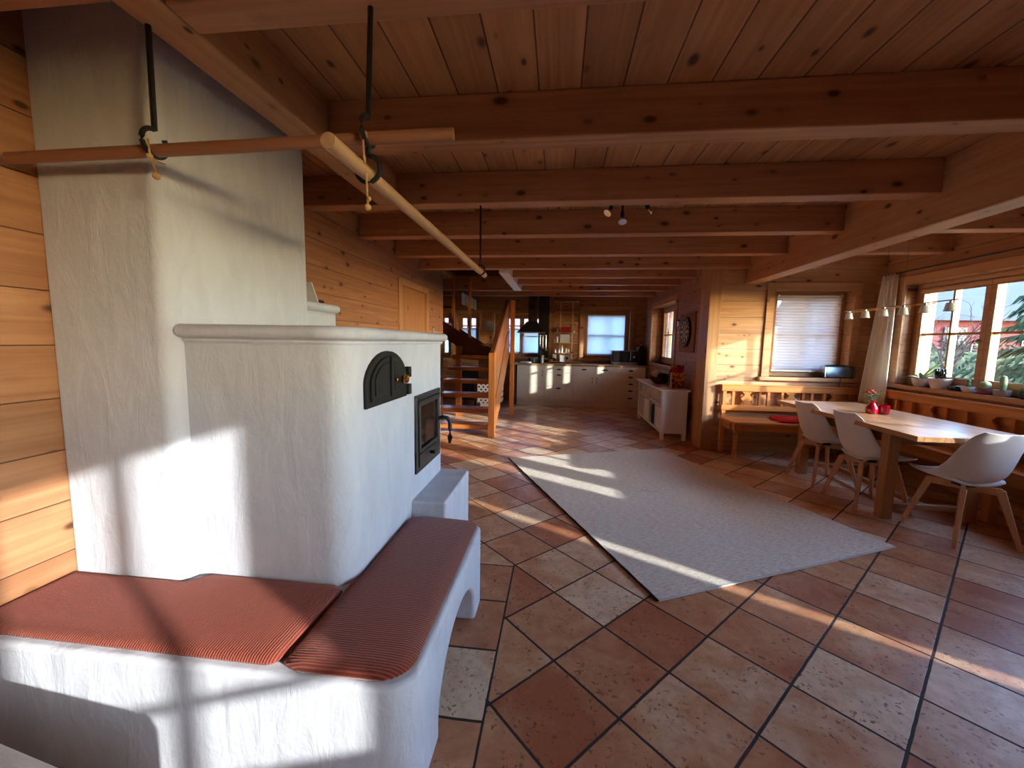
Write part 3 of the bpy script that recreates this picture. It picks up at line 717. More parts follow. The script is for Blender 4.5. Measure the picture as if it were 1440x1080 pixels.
obj('hook', B(ho).tube(ring((-.57, 1.186, 1.945), .04, 0, 'X', PI * .45, PI * 2.1), .0075, 8), 'wrought', h2, smooth=True)
obj('lower_hook', B(ho).tube([(-.57, 1.186, 1.91), (-.572, 1.186, 1.878)] + ring((-.572, 1.186, 1.84), .037, 0, 'Y', PI * .5, -PI * 1.15), .0075, 8), 'wrought', h2, smooth=True)
obj('twine', B(ho).tube([(-.575, 1.166, 1.93), (-.568, 1.15, 1.88), (-.555, 1.14, 1.80), (-.553, 1.14, 1.72)], .003, 6).ball((-.553, 1.14, 1.716), .010).ball((-.549, 1.14, 1.74), .007).ball((-.574, 1.166, 1.925), .013), 'twine', h2, smooth=True)
h3 = thing('iron_hanger', (-.562, 2.85, 2.275), 'thin black iron hanger rod on the third beam holding the far pole end', 'hanger', HG)
ho = (-.562, 2.85, 2.275)
obj('rod', B(ho).tube([(-.562, 2.85, 2.29), (-.56, 2.85, 1.872)], .007, 8), 'wrought', h3, smooth=True)
obj('hook', B(ho).tube(ring((-.56, 2.85, 1.84), .033, 0, 'Y', PI * .5, -PI * 1.45), .0065, 8), 'wrought', h3, smooth=True)
tag(obj('drying_pole', B().tube([(-1.80, 1.186, 1.909), (-1.0, 1.186, 1.917), (-.315, 1.186, 1.928)], [.019, .019, .017], 14), 'rod', smooth=True), 'wooden drying pole hanging crosswise in front of the chimney', 'pole', 'hanging drying poles')
tag(obj('drying_pole', B().tube([(-.578, .985, 1.826), (-.572, 1.186, 1.824), (-.56, 2.85, 1.828), (-.557, 2.99, 1.828)], [.02, .02, .02, .02], 14), 'rod_y', smooth=True), 'wooden drying pole hanging lengthwise and running away toward the stairs', 'pole', 'hanging drying poles')

# ------------------------------------------------------------------ rug
RC = [(-.525, 4.488), (1.327, 5.227), (2.303, 2.870), (.561, 2.051)]
def rugpt(s, t): # s along short side, t along long side
    a = Vector(RC[0]).lerp(Vector(RC[1]), s); c = Vector(RC[3]).lerp(Vector(RC[2]), s); return a.lerp(c, t)
ang = math.atan2(RC[1][1] - RC[0][1], RC[1][0] - RC[0][0])
rc = Vector((sum(p[0] for p in RC) / 4, sum(p[1] for p in RC) / 4, 0))
rug = thing('rug', rc, 'large pale grey woven wool rug lying on the terracotta tiles', 'rug', rz=ang)
b = B(); NS, NTT = 40, 52; inv = Matrix.Rotation(-ang, 3, 'Z')
def rl(s, t, z): p = rugpt(s, t); return inv @ Vector((p.x - rc.x, p.y - rc.y, z))
grid = []
for i in range(NS + 1):
    row = []
    for j in range(NTT + 1):
        s, t = i / NS, j / NTT
        wv = .0022 * math.sin(s * 19 + t * 5) * math.sin(t * 23) + .004 * math.exp(-((s - .42) ** 2 / .004 + (t - .42) ** 2 / .002))
        row.append(b.V(rl(s, t, .011 + wv * min(1, 8 * min(s, 1 - s, t, 1 - t)))))
    grid.append(row)
for i in range(NS):
    for j in range(NTT): b.bm.faces.new((grid[i][j], grid[i + 1][j], grid[i + 1][j + 1], grid[i][j + 1]))
low = [b.V(rl(s, t, 0)) for s, t in ((0, 0), (1, 0), (1, 1), (0, 1))]
b.bm.faces.new([grid[i][0] for i in range(NS + 1)] + [low[1], low[0]]); b.bm.faces.new([grid[i][NTT] for i in range(NS, -1, -1)] + [low[3], low[2]])
b.bm.faces.new([grid[0][j] for j in range(NTT, -1, -1)] + [low[0], low[3]]); b.bm.faces.new([grid[NS][j] for j in range(NTT + 1)] + [low[2], low[1]]); b.bm.faces.new(low)
obj('weave', b, 'rug', rug, smooth=True)
o = obj('binding', B().tube([rl(-.003, t / 30, .007 + .002 * (t % 2)) for t in range(31)], [.006 + .0015 * (t % 2) for t in range(31)], 6), 'braid', rug); o['label'] = 'dark braided binding'
obj('selvedge', B().tube([rl(s / 20, 1.001, .007) for s in range(21)], .006, 6), 'sofa', rug)

# ------------------------------------------------------------------ dining table
tb = thing('dining_table', (2.85, 3.85, 0), 'long oak dining table between the corner benches and the white chairs', 'table')
to = (2.85, 3.85, 0)
obj('tabletop', B(to).box(2.44, 3.25, 2.97, 4.74, .712, .75), 'oak_y', tb, bevel=.004)
obj('apron', B(to).box(2.60, 3.20, 3.385, 3.415, .60, .712).box(2.60, 3.20, 4.34, 4.37, .60, .712).box(2.60, 2.63, 3.42, 4.34, .60, .712).box(3.17, 3.20, 3.42, 4.34, .60, .712), 'oak_x', tb, bevel=.003)
for x in (2.575, 3.165):
    for y in (3.365, 4.46): obj('leg', B(to).box(x, x + .08, y, y + .08, 0, .712), 'oak_z', tb, bevel=.005)
obj('pull_out_slide', B(to).box(2.72, 2.77, 2.99, 4.7, .668, .712).box(3.03, 3.08, 2.99, 4.7, .668, .712), 'oak_y', tb)
obj('foot_rail', B(to).box(2.655, 3.165, 3.385, 3.425, .08, .12).box(2.655, 3.165, 4.48, 4.52, .08, .12).box(2.89, 2.93, 3.425, 4.48, .08, .12), 'oak_x', tb, bevel=.003)
# red vase with flowers and red tealight glass
v = thing('vase', (2.842, 3.95, .75), 'red glass vase with a small flower bouquet on the dining table', 'vase')
vo = (2.842, 3.95, .75)
obj('vessel', B(vo).lathe(vo, [(.03, 0), (.044, .006), (.048, .03), (.045, .06), (.028, .082), (.022, .10), (.024, .118), (.027, .122), (.022, .121), (.019, .10), (.04, .055), (.042, .03), (.03, .012), (0, .01)], 20), 'redglass', v, smooth=True)
stems = B(vo)
for dx, dy, dz in ((-.02, 0, .2), (.01, .02, .19), (.07, .0, .215), (.025, -.01, .17)): stems.tube([(2.842, 3.95, .84), (2.842 + dx * .5, 3.95 + dy, .75 + dz * .75), (2.842 + dx, 3.95 + dy, .75 + dz)], .0018, 5)
obj('stem', stems, 'leaf', v)
lv = B(vo)
for k in range(26):
    a = random.uniform(0, 2 * PI); r = random.uniform(.01, .05); z = random.uniform(.86, .945)
    p = Vector((2.842 + r * math.cos(a), 3.95 + r * math.sin(a), z)); dr_ = Vector((math.cos(a), math.sin(a), random.uniform(-.3, .6))).normalized() * .03
    lv.ribbon([p, p + dr_ * .5, p + dr_], [.002, .009, .001], (-math.sin(a), math.cos(a), 0))
obj('foliage', lv, 'leaf', v)
fl_ = B(vo)
for c in ((2.82, 3.945, .958), (2.80, 3.955, .945), (2.852, 3.96, .94)):
    for k in range(8):
        a = k * PI / 4; fl_.ball((c[0] + .009 * math.cos(a), c[1] + .009 * math.sin(a), c[2] + .004 * (k % 2)), .01, 1, 1, .8, 8)
obj('blossom', fl_, 'petal', v, smooth=True)
g = tag(obj('tealight_glass', B().lathe((2.934, 3.94, .75), [(.03, 0), (.042, .008), (.045, .04), (.04, .085), (.037, .085), (.041, .04), (.034, .012), (0, .01)], 20), 'redglass', smooth=True), 'short red tealight glass standing right of the flower vase', 'glass')

# ------------------------------------------------------------------ white shell chairs
def make_chair(label, loc, rz, group):
    t = thing('shell_chair', loc, label, 'chair', group, rz)
    prof = [(-.262, .80), (-.250, .755), (-.236, .70), (-.219, .635), (-.200, .565), (-.178, .505), (-.145, .455), (-.097, .425), (-.03, .412), (.05, .408), (.13, .412), (.195, .422), (.235, .432), (.255, .432)]
    wid = [.135, .178, .197, .208, .217, .226, .234, .238, .238, .235, .226, .208, .180, .140]
    wrap = [.03, .05, .068, .085, .10, .11, .112, .10, .082, .064, .05, .038, .026, .016]
    NU, NV = 52, 24
    def samp(arr, u):
        x = u * (len(arr) - 1); i = min(int(x), len(arr) - 2); f = x - i
        p0, p1, p2, p3 = (arr[max(0, min(len(arr) - 1, i + d))] for d in (-1, 0, 1, 2))
        cr = lambda a, b_, c, d: .5 * (2 * b_ + (c - a) * f + (2 * a - 5 * b_ + 4 * c - d) * f * f + (3 * b_ - a - 3 * c + d) * f ** 3)
        return tuple(cr(*z) for z in zip(p0, p1, p2, p3)) if isinstance(arr[0], tuple) else cr(p0, p1, p2, p3)
    b = B(); rows = []
    for i in range(NU + 1):
        u = i / NU; y, z = samp(prof, u); y2, z2 = samp(prof, min(1, u + .01)); y1, z1 = samp(prof, max(0, u - .01))
        tv = Vector((0, y2 - y1, z2 - z1)).normalized(); nrm = Vector((0, -tv.z, tv.y))
        w, wr = samp(wid, u), samp(wrap, u)
        row = []
        for j in range(NV + 1):
            s = -1 + 2 * j / NV
            k = abs(s) ** 2.4
            row.append(b.V(Vector((w * s * (1 - .06 * abs(s) ** 6), y, z)) + nrm * (wr * k)))
        rows.append(row)
    for i in range(NU):
        for j in range(NV): b.bm.faces.new((rows[i][j], rows[i][j + 1], rows[i + 1][j + 1], rows[i + 1][j]))
    s = obj('shell', b, 'shell', t, smooth=False)
    for p in s.data.polygons: p.use_smooth = True
    md = s.modifiers.new('thick', 'SOLIDIFY'); md.thickness = .009; md.offset = 0
    md = s.modifiers.new('bevel', 'BEVEL'); md.width = .003; md.segments = 2; md.angle_limit = 1.0
    b = B(); pad = []
    for i in range(13):
        y = -.12 + .33 * i / 12; hw = .185 * (1 - .28 * (i / 12) ** 2) * (1 - .2 * (1 - i / 12) ** 4)
        pad.append([b.V((hw * q, y, .421 + .026 * (1 - abs(q) ** 3) * min(1, 3 * min((i + .4) / 12, (12.4 - i) / 12)) + .055 * abs(q) ** 3 * .6)) for q in [-1 + k / 6 for k in range(13)]])
    for i in range(12):
        for j in range(12): b.bm.faces.new((pad[i][j], pad[i][j + 1], pad[i + 1][j + 1], pad[i + 1][j]))
    p_ = obj('seat_pad', b, 'pad', t, smooth=False)
    for p in p_.data.polygons: p.use_smooth = True
    md = p_.modifiers.new('thick', 'SOLIDIFY'); md.thickness = .02; md.offset = -1
    for sx in (-1, 1):
        for sy in (-1, 1):
            b = B(); b.bar((sx * .205, sy * .205 - .01, 0), (sx * .115, sy * .125 - .01, .388), .026, .026, .046, .034, side=(sx, sy, 0))
            obj('leg', b, 'beech', t, bevel=.006)
    b = B()
    for sx in (-1, 1): b.bar((sx * -.125, -.14, .376), (sx * .125, .12, .376), .05, .024, side=(0, 0, 1))
    obj('cross_brace', b, 'beech', t, bevel=.004)
    obj('mount', B().box(-.05, .05, -.06, .04, .38, .41), 'blackmat', t)
    return t
CG = 'white shell chairs at the dining table'
ch = make_chair('white shell chair farther along the table side, nearest the corner post bench', (2.665, 4.25, 0), -PI / 2 + .06, CG)
dup(ch, (2.668, 3.675, 0), -PI / 2, 'white shell chair on the table side, nearer one, partly behind the front table leg', CG)
dup(ch, (2.905, 3.14, 0), .02, 'white shell chair at the near end of the table, seen from behind at right', CG)

# ------------------------------------------------------------------ corner benches
bn = thing('corner_bench', (2.8, 5.2, 0), 'honey pine bench with carved backrest under the blind covered window', 'bench')
bo = (2.8, 5.2, 0)
obj('seat', B(bo).prism([(2.045, 5.30), (2.045, 5.05), (2.085, 4.90), (3.68, 4.90), (3.68, 5.30)], 'Z', .425, .452), 'honey_x', bn, bevel=.006)
obj('apron', B(bo).box(2.13, 3.66, 4.935, 4.96, .34, .425).box(2.08, 2.10, 5.03, 5.28, .34, .425), 'honey_x', bn, bevel=.004)
turn = [(.028, 0), (.022, .05), (.030, .09), (.020, .10), (.026, .12), (.022, .18), (.019, .24), (.025, .27), (.019, .285), (.026, .30), (.019, .315), (.026, .33), (.03, .345)]
obj('leg', B(bo).lathe((2.125, 4.965, 0), turn, 14).box(2.09, 2.16, 4.93, 5.0, .345, .425), 'honey_z', bn, smooth=True)
for x in (2.06, 3.62): obj('leg', B(bo).box(x, x + .055, 5.25, 5.30, 0, .425), 'honey_z', bn, bevel=.003)
br = obj('backrest_rail', B(bo).box(2.055, 3.68, 5.265, 5.335, .775, .85).box(2.045, 3.68, 5.255, 5.335, .845, .86), 'honey_x', bn, bevel=.006)
obj('lower_rail', B(bo).box(2.06, 3.68, 5.265, 5.32, .535, .60), 'honey_x', bn, bevel=.006)
for x in (2.075, 2.185, 2.50, 2.60, 2.76, 3.0, 3.10, 3.24, 3.55): obj('spindle', B(bo).box(x, x + (.045 if x == 2.075 else .032), 5.275, 5.31, .60, .775), 'honey_z', bn, bevel=.003)
obj('back_post', B(bo).box(2.075, 2.12, 5.275, 5.31, .45, .535), 'honey_z', bn)
def baluster(c, hw, z0, z1, n=18):
    half = [(hw * (.55 + .45 * math.sin(PI * k / n * 2 - PI / 2) * (-1 if 0 else 1)), z0 + (z1 - z0) * k / n) for k in range(n + 1)]
    shape = [.95, .9, .62, .5, .58, .82, .95, .9, .7, .5, .42, .5, .72, .85]
    pts = [(c + hw * w, z0 + (z1 - z0) * k / (len(shape) - 1)) for k, w in enumerate(shape)] + [(c - hw * w, z0 + (z1 - z0) * k / (len(shape) - 1)) for k, w in reversed(list(enumerate(shape)))]
    return pts
for c in (2.365, 2.88, 3.38): obj('carved_splat', B(bo).prism(baluster(c, .075, .60, .775), 'Y', 5.28, 5.305), 'honey_z', bn, bevel=.003)
cu = B(); 
cp = rrect(2.62, 3.02, 4.93, 5.25, .05, 4)
lay = [(1.0, .453), (1.03, .468), (1.03, .475), (.93, .49), (.6, .497)]
vs = [[cu.V((2.82 + (x - 2.82) * f, 5.09 + (y - 5.09) * f, z)) for x, y in cp] for f, z in lay]
for i in range(len(vs) - 1):
    for k in range(len(cp)): cu.bm.faces.new((vs[i][k], vs[i][(k + 1) % len(cp)], vs[i + 1][(k + 1) % len(cp)], vs[i + 1][k]))
cu.bm.faces.new(vs[0][::-1]); cu.bm.faces.new(vs[-1])
tag(obj('seat_cushion', cu, 'redfab', smooth=True), 'flat red cushion lying on the pine bench seat behind the table corner', 'cushion')
bs = thing('window_bench', (3.5, 3.6, 0), 'honey pine bench with carved backrest along the long window wall', 'bench')
bo = (3.5, 3.6, 0)
obj('seat', B(bo).box(3.33, 3.70, 2.2, 4.86, .425, .452), 'honey_y', bs, bevel=.006)
obj('apron', B(bo).box(3.37, 3.395, 2.25, 4.85, .34, .425), 'honey_y', bs, bevel=.004)
obj('backrest_rail', B(bo).box(3.655, 3.70, 2.2, 5.24, .79, .87).box(3.64, 3.70, 2.2, 5.24, .865, .885), 'honey_y', bs, bevel=.006)
obj('lower_rail', B(bo).box(3.66, 3.70, 2.2, 5.24, .535, .60), 'honey_y', bs, bevel=.006)
ys = [2.3 + .19 * k for k in range(15)]
for k, y in enumerate(ys):
    if k % 3 == 2: obj('carved_splat', B(bo).prism(baluster(y, .075, .60, .79), 'X', 3.665, 3.692), 'honey_z', bs, bevel=.003)
    else: obj('spindle', B(bo).box(3.662, 3.694, y - .016, y + .016, .60, .79), 'honey_z', bs, bevel=.003)
obj('back_board', B(bo).box(3.712, 3.722, 2.2, 5.2, .55, .80), 'honey_y', bs)
for y in (2.24, 3.40, 4.78):
    obj('leg', B(bo).box(3.36, 3.42, y, y + .06, 0, .425), 'honey_z', bs, bevel=.003)
    obj('leg', B(bo).box(3.65, 3.70, y, y + .06, 0, .425), 'honey_z', bs, bevel=.003)

# curtain, rail, blinds
rl_ = thing('curtain_rail', (3.71, 3.6, 2.17), 'thin black curtain rail on the wall over the long window', 'rail')
obj('rod', B((3.71, 3.6, 2.17)).tube([(3.71, 1.9, 2.17), (3.71, 5.22, 2.17)], .007, 8), 'wrought', rl_, smooth=True)
for y in (1.95, 3.5, 5.2): obj('bracket', B((3.71, 3.6, 2.17)).box(3.705, 3.75, y - .008, y + .008, 2.162, 2.178), 'wrought', rl_)
def curtain(y0t, y1t, y0b, y1b, zt, zb, xt, xb, folds=4):
    b = B(); rows = []; N = 48
    for i in range(16):
        f = i / 15; z = zt + (zb - zt) * f
        rows.append([b.V((xt + (xb - xt) * f + (.018 + .012 * f) * math.sin(k / N * folds * 2 * PI + f * .5), (y0t + (y0b - y0t) * f) * (1 - k / N) + (y1t + (y1b - y1t) * f) * k / N, z + (.008 * math.sin(k / N * folds * 4 * PI) if i == 0 else 0))) for k in range(N + 1)])
    for i in range(15):
        for k in range(N): b.bm.faces.new((rows[i][k], rows[i][k + 1], rows[i + 1][k + 1], rows[i + 1][k]))
    return b
cu_ = curtain(4.99, 5.19, 4.86, 5.22, 2.165, .70, 3.705, 3.60)
cr_ = obj('curtain', cu_, 'curtain', smooth=True); cr_.modifiers.new('thick', 'SOLIDIFY').thickness = .003
tag(cr_, 'ivory gathered curtain hanging in the corner left of the long window', 'curtain')
bb = thing('pleated_blind', (3.07, 5.45, 1.5), 'white pleated blind drawn down in the nook window above the pine bench', 'blind')
pb = B((3.07, 5.45, 1.5)); rows = []
for k in range(52):
    z = 1.955 - k * .0178; yy = 5.438 + (.006 if k % 2 else -.006)
    rows.append((pb.V((2.70, yy, z)), pb.V((3.445, yy, z))))
for k in range(51): pb.bm.faces.new((rows[k][0], rows[k][1], rows[k + 1][1], rows[k + 1][0]))
obj('pleats', pb, 'blind', bb)
obj('head_rail', B((3.07, 5.45, 1.5)).box(2.695, 3.45, 5.425, 5.45, 1.955, 1.975), 'white', bb)
obj('bottom_rail', B((3.07, 5.45, 1.5)).box(2.695, 3.45, 5.427, 5.45, 1.03, 1.047), 'white', bb)
for x in (2.71, 3.43): obj('end_clip', B((3.07, 5.45, 1.5)).box(x - .01, x + .01, 5.42, 5.432, 1.955, 1.985), 'steel', bb)
def roller(label, x0, x1, y, z0, z1, mat='blind2'):
    t = thing('roller_blind', ((x0 + x1) / 2, y, (z0 + z1) / 2), label, 'blind', 'roller blinds in the kitchen')
    o_ = ((x0 + x1) / 2, y, (z0 + z1) / 2)
    obj('cloth', B(o_).box(x0, x1, y, y + .002, z0, z1), mat, t); obj('bottom_bar', B(o_).box(x0, x1, y - .006, y + .008, z0 - .014, z0), 'white', t); obj('roll', B(o_).box(x0, x1, y - .006, y + .01, z1, z1 + .022), 'white', t)
roller('white roller blind in the kitchen window above the microwave', .645, 1.455, YK + .105, 1.085, 1.955)
roller('white roller blind in the window behind the range hood', -.82, -.30, YK + .105, 1.10, 1.46)
roller('white blind in the left casement beside the range hood window', -1.37, -.90, YK + .105, 1.10, 1.62)
roller('white blind in the window seen above the staircase flight', -2.24, -1.90, YK + .105, 1.06, 1.62)

# radio-like steel toaster on the nook sill
tt = thing('toaster', (3.41, 5.41, .965), 'shiny blue steel long slot toaster on the nook window sill', 'toaster')
o_ = (3.41, 5.41, .965)
obj('housing', B(o_).prism(rrect(5.315, 5.43, 0.977, 1.125, .04, 6, (0, 0, 1, 1)), 'X', 3.275, 3.575), 'bluesteel', tt, bevel=.006)
obj('base', B(o_).box(3.265, 3.585, 5.315, 5.43, 0.965, 0.979), 'blackmat', tt)
obj('end_cap', B(o_).prism(rrect(5.313, 5.428, 0.977, 1.123, .04, 6, (0, 0, 1, 1)), 'X', 3.575, 3.598), 'steel', tt, bevel=.004)
obj('end_cap', B(o_).prism(rrect(5.313, 5.428, 0.977, 1.123, .04, 6, (0, 0, 1, 1)), 'X', 3.255, 3.275), 'steel', tt, bevel=.004)
obj('slot', B(o_).box(3.30, 3.55, 5.36, 5.385, 1.12, 1.127), 'black', tt)
obj('power_cord', B(o_).tube([(3.42, 5.313, .971), (3.42, 5.285, .968), (3.418, 5.28, .93), (3.41, 5.29, .89), (3.415, 5.295, .865)], .004, 6), 'black', tt)

# pendant bar lamp
pl = thing('pendant_lamp', (2.85, 3.86, 1.70), 'slim pendant bar lamp with six glass shades over the dining table', 'lamp')
po = (2.85, 3.86, 1.70)
obj('bar', B(po).box(2.842, 2.858, 3.27, 4.455, 1.697, 1.705), 'steel', pl)
obj('bar', B(po).tube([(2.85, 3.45, 1.69), (2.85, 4.40, 1.685)], .004, 6), 'brass', pl)
for y in (3.335, 3.545, 3.745, 3.95, 4.165, 4.378):
    sh_ = obj('shade', B(po).lathe((2.85, y, 1.622), [(.036, 0), (.036, .002), (.024, .058), (.012, .062), (.010, .059), (.022, .055), (.034, .0)], 18), 'frost', pl, smooth=True)
    obj('socket', B(po).tube([(2.85, y, 1.68), (2.85, y, 1.70)], .009, 8), 'steel', sh_)
for y in (3.76, 3.96): obj('wire', B(po).tube([(2.85, y, 1.70), (2.85, y, ZC)], .0012, 6), 'ironframe', pl)
obj('canopy', B(po).box(2.82, 2.88, 3.66, 4.06, ZC - .025, ZC), 'steel', pl)

# ceiling spotlights
sl = thing('spotlight', (.5, 3.2, ZC), 'ceiling spotlight bar with three bare reflector bulbs behind the third beam', 'lamp')
so_ = (.5, 3.2, ZC)
obj('base_bar', B(so_).box(.33, .68, 3.17, 3.23, ZC - .03, ZC), 'steel', sl)
for x, dx, dz in ((.37, -.02, -.10), (.45, 0, -.16), (.62, .045, -.10)):
    z1 = ZC + dz
    a = obj('arm', B(so_).tube([(x, 3.2, ZC - .03), (x, 3.2, z1)], .008, 8).tube([(x, 3.2, z1), (x + dx * .4, 3.2, z1 - .035)], .015, 10), 'blackmat', sl, smooth=True)
    c = Vector((x + dx * .4, 3.2, z1 - .035)); ax = Vector((dx * 2.2, -.03, -.06)).normalized()
    bb_ = B(so_); pts = [c + ax * q for q in (0, .015, .035, .045)]; bb_.tube(pts, [.012, .018, .03, .031], 14); obj('bulb', bb_, 'chrome', a, smooth=True)

# plants and small things on the long sill (top of the sill z = .95)
SZ = .95
def pot(name, x, y, prof, mat, label, cat='plant', group=None):
    t = thing(name, (x, y, SZ), label, cat, group)
    obj('pot', B((x, y, SZ)).lathe((x, y, SZ), prof, 22), mat, t, smooth=True)
    rt = max(r for r, h in prof); ht = max(h for r, h in prof)
    obj('soil', B((x, y, SZ)).lathe((x, y, SZ), [(rt * .86, ht - .014), (rt * .84, ht - .008), (0, ht - .006)], 18), 'soil', t)
    return t, (x, y, SZ)
PG = 'potted plants on the long window sill'
bowlp = lambda r, h: [(r * .6, 0), (r * .82, h * .25), (r * .95, h * .6), (r, h), (r * .93, h), (r * .86, h * .8)]
t, o_ = pot('potted_plant', 3.80, 4.665, bowlp(.075, .085), 'ceramic', 'long leaved plant in a white bowl pot at the left end of the sill', group=PG)
lf = B(o_)
def leaf(p0, dirx, diry, up, L, w, droop=.35):
    pts, ws = [], []
    for k in range(8):
        f = k / 7; pts.append((p0[0] + dirx * L * f, p0[1] + diry * L * f, p0[2] + up * L * f - droop * L * f * f)); ws.append(w * math.sin(PI * min(.96, .12 + .86 * f)) ** .8)
    lf.ribbon(pts, ws, (-diry, dirx, 0))
for dx, dy, up, L, w in ((-.1, .9, .35, .24, .02), (-.2, .75, .5, .17, .018), (.02, -.85, 1.1, .25, .022), (.1, -.9, .85, .24, .02), (-.3, -.2, 1.0, .11, .018), (-.1, .4, .8, .12, .016), (-.35, .85, .25, .2, .016)): leaf((3.80, 4.665, SZ + .075), dx, dy, up, L, w)
obj('leaf', lf, 'paleleaf', t)
t, o_ = pot('potted_plant', 3.79, 4.44, [(.062, 0), (.07, .03), (.088, .08), (.095, .105), (.088, .105), (.08, .085)], 'ceramic', 'wide white pot with a dark spiky plant on the long sill', group=PG)
lf = B(o_)
for k in range(16):
    a = k * 2.4; r = .055 * ((k % 4) / 4 + .2); lf.ball((3.79 + r * math.cos(a), 4.44 + r * math.sin(a), SZ + .125 + .02 * (k % 3)), .022, .5, .5, 1.6, 8)
obj('spiky_leaf', lf, 'black', t, smooth=True)
tag(obj('stone', B().ball((3.765, 4.27, SZ + .022), .03, 1, 1.5, .72).ball((3.77, 4.235, SZ + .026), .032, 1, 1.2, .8), 'black', smooth=True), 'glossy black stone figure lying between the white pots on the sill', 'stone')
t, o_ = pot('potted_cactus', 3.775, 4.145, bowlp(.048, .055), 'ceramic', 'tiny green cactus in a pale pot right of the black stone', 'cactus', PG)
obj('stem', B(o_).ball((3.775, 4.145, SZ + .07), .022, 1, 1, 1.2).ball((3.775, 4.145, SZ + .105), .015), 'leaf', t, smooth=True)
t, o_ = pot('potted_cactus', 3.765, 3.99, bowlp(.046, .05), 'terrapot', 'round cactus in a mauve pot below the window stile', 'cactus', PG)
obj('stem', B(o_).ball((3.765, 3.99, SZ + .08), .04, 1, 1, .95), 'paleleaf', t, smooth=True)
t, o_ = pot('potted_cactus', 3.765, 3.845, [(.045, 0), (.048, .004), (.055, .055), (.05, .055), (.046, .04)], 'greypot', 'tall column cactus in a grey pot on the long sill', 'cactus', PG)
cb = B(o_); cb.lathe((3.765, 3.845, SZ + .045), [(.02 , 0), (.024, .04), (.023, .10), (.016, .125), (0, .135)], 12); obj('stem', cb, 'paleleaf', t, smooth=True)
t, o_ = pot('potted_cactus', 3.76, 3.665, bowlp(.042, .045), 'darkpot', 'small prickly cactus in a dark pot near the right image edge', 'cactus', PG)
cb = B(o_).ball((3.76, 3.665, SZ + .075), .024, .6, 1, 1.4).ball((3.76, 3.635, SZ + .08), .02, .6, .9, 1.5).ball((3.765, 3.70, SZ + .065), .018, .6, 1, 1.3); obj('stem', cb, 'leaf', t, smooth=True)
t, o_ = pot('flower_pot', 3.765, 3.545, [(.052, 0), (.056, .004), (.068, .085), (.062, .085), (.055, .07)], 'darkpot', 'dark violet flower pot at the right image edge on the sill', 'pot', None)
tag(obj('pebble', B().ball((3.76, 4.07, SZ + .012), .018, 1, 1.3, .7), 'greypot', smooth=True), 'small grey pebble between the tiny cactus and the mauve pot', 'stone')

# ------------------------------------------------------------------ console with bowl and gift bag
cn = thing('console_table', (1.64, 6.6, 0), 'white console table with open compartments against the kitchen side wall', 'console')
o_ = (1.64, 6.6, 0)
cx0, cx1, cy0, cy1, ct = 1.465, 1.81, 5.76, 7.42, .72
obj('top', B(o_).box(cx0 - .035, cx1 + .02, cy0 - .03, cy1 + .03, ct - .025, ct), 'white', cn, bevel=.004)
for x in (cx0, cx1 - .05):
    for y in (cy0, cy1 - .05): obj('leg', B(o_).box(x, x + .05, y, y + .05, 0, ct - .025), 'white', cn, bevel=.003)
for y in (cy0 + .012, cy1 - .03): obj('end_panel', B(o_).box(cx0 + .05, cx1 - .05, y, y + .018, .10, ct - .025), 'white', cn)
obj('back_panel', B(o_).box(cx1 - .02, cx1 - .01, cy0 + .05, cy1 - .05, .10, ct - .025), 'white', cn)
obj('bottom_shelf', B(o_).box(cx0 + .005, cx1 - .02, cy0 + .03, cy1 - .03, .09, .12), 'white', cn)
obj('middle_shelf', B(o_).box(cx0 + .005, cx1 - .02, cy0 + .03, cy1 - .03, .475, .497), 'white', cn)
for k in range(1, 5):
    y = cy0 + (cy1 - cy0) * k / 5; obj('divider', B(o_).box(cx0 + .006, cx1 - .02, y - .011, y + .011, .497, ct - .025), 'white', cn)
for k in (1, 2, 3):
    y = cy0 + (cy1 - cy0) * k / 4; obj('divider', B(o_).box(cx0 + .006, cx1 - .02, y - .011, y + .011, .12, .475), 'white', cn)
DG = 'white drawer boxes in the console'
for k, lb in ((0, 'white storage box in the nearest lower console compartment'), (2, 'white storage box in the third lower console compartment from the camera')):
    y0 = cy0 + (cy1 - cy0) * k / 4 + .04; tag(obj('storage_box', B().box(cx0 + .012, cx1 - .03, y0, y0 + .32, .12, .44), 'white', bevel=.004), lb, 'box', DG)
tag(obj('basket', B().prism(rrect(cx0 + .03, cx1 - .04, cy0 + .49, cy0 + .76, .03, 4), 'Z', .12, .40), 'blackmat', bevel=.006), 'dark basket in the second lower compartment of the white console', 'basket')
bw = thing('fruit_bowl', (1.63, 6.62, ct), 'wide dark red bowl filled with wrapped things on the white console', 'bowl')
o_ = (1.63, 6.62, ct)
obj('dish', B(o_).lathe(o_, [(.08, 0), (.11, .02), (.16, .07), (.185, .115), (.175, .115), (.15, .07), (.10, .03), (0, .025)], 24), 'bowl', bw, smooth=True)
tag(obj('foil_package', B().ball((1.60, 6.72, ct + .15), .075, 1.1, 1, .75, 10).ball((1.58, 6.65, ct + .13), .05, 1, 1, .8, 8), 'cloth'), 'crumpled silvery white package lying in the dark red bowl', 'package')
tag(obj('dark_pouch', B().ball((1.66, 6.55, ct + .125), .10, .9, 1.1, .55, 12), 'blackmat', smooth=True), 'dark pouch lying in the red bowl beside the silvery package', 'pouch')
tag(obj('wine_bottle', B().lathe((1.72, 6.36, ct), [(.036, 0), (.038, .01), (.038, .16), (.02, .20), (.014, .22), (.014, .25), (0, .252)], 16), 'black', smooth=True), 'dark bottle standing behind the red bowl on the console', 'bottle')
gb = thing('gift_bag', (1.72, 6.0, ct), 'red and gold printed gift bag standing on the near end of the console', 'bag')
o_ = (1.72, 6.0, ct)
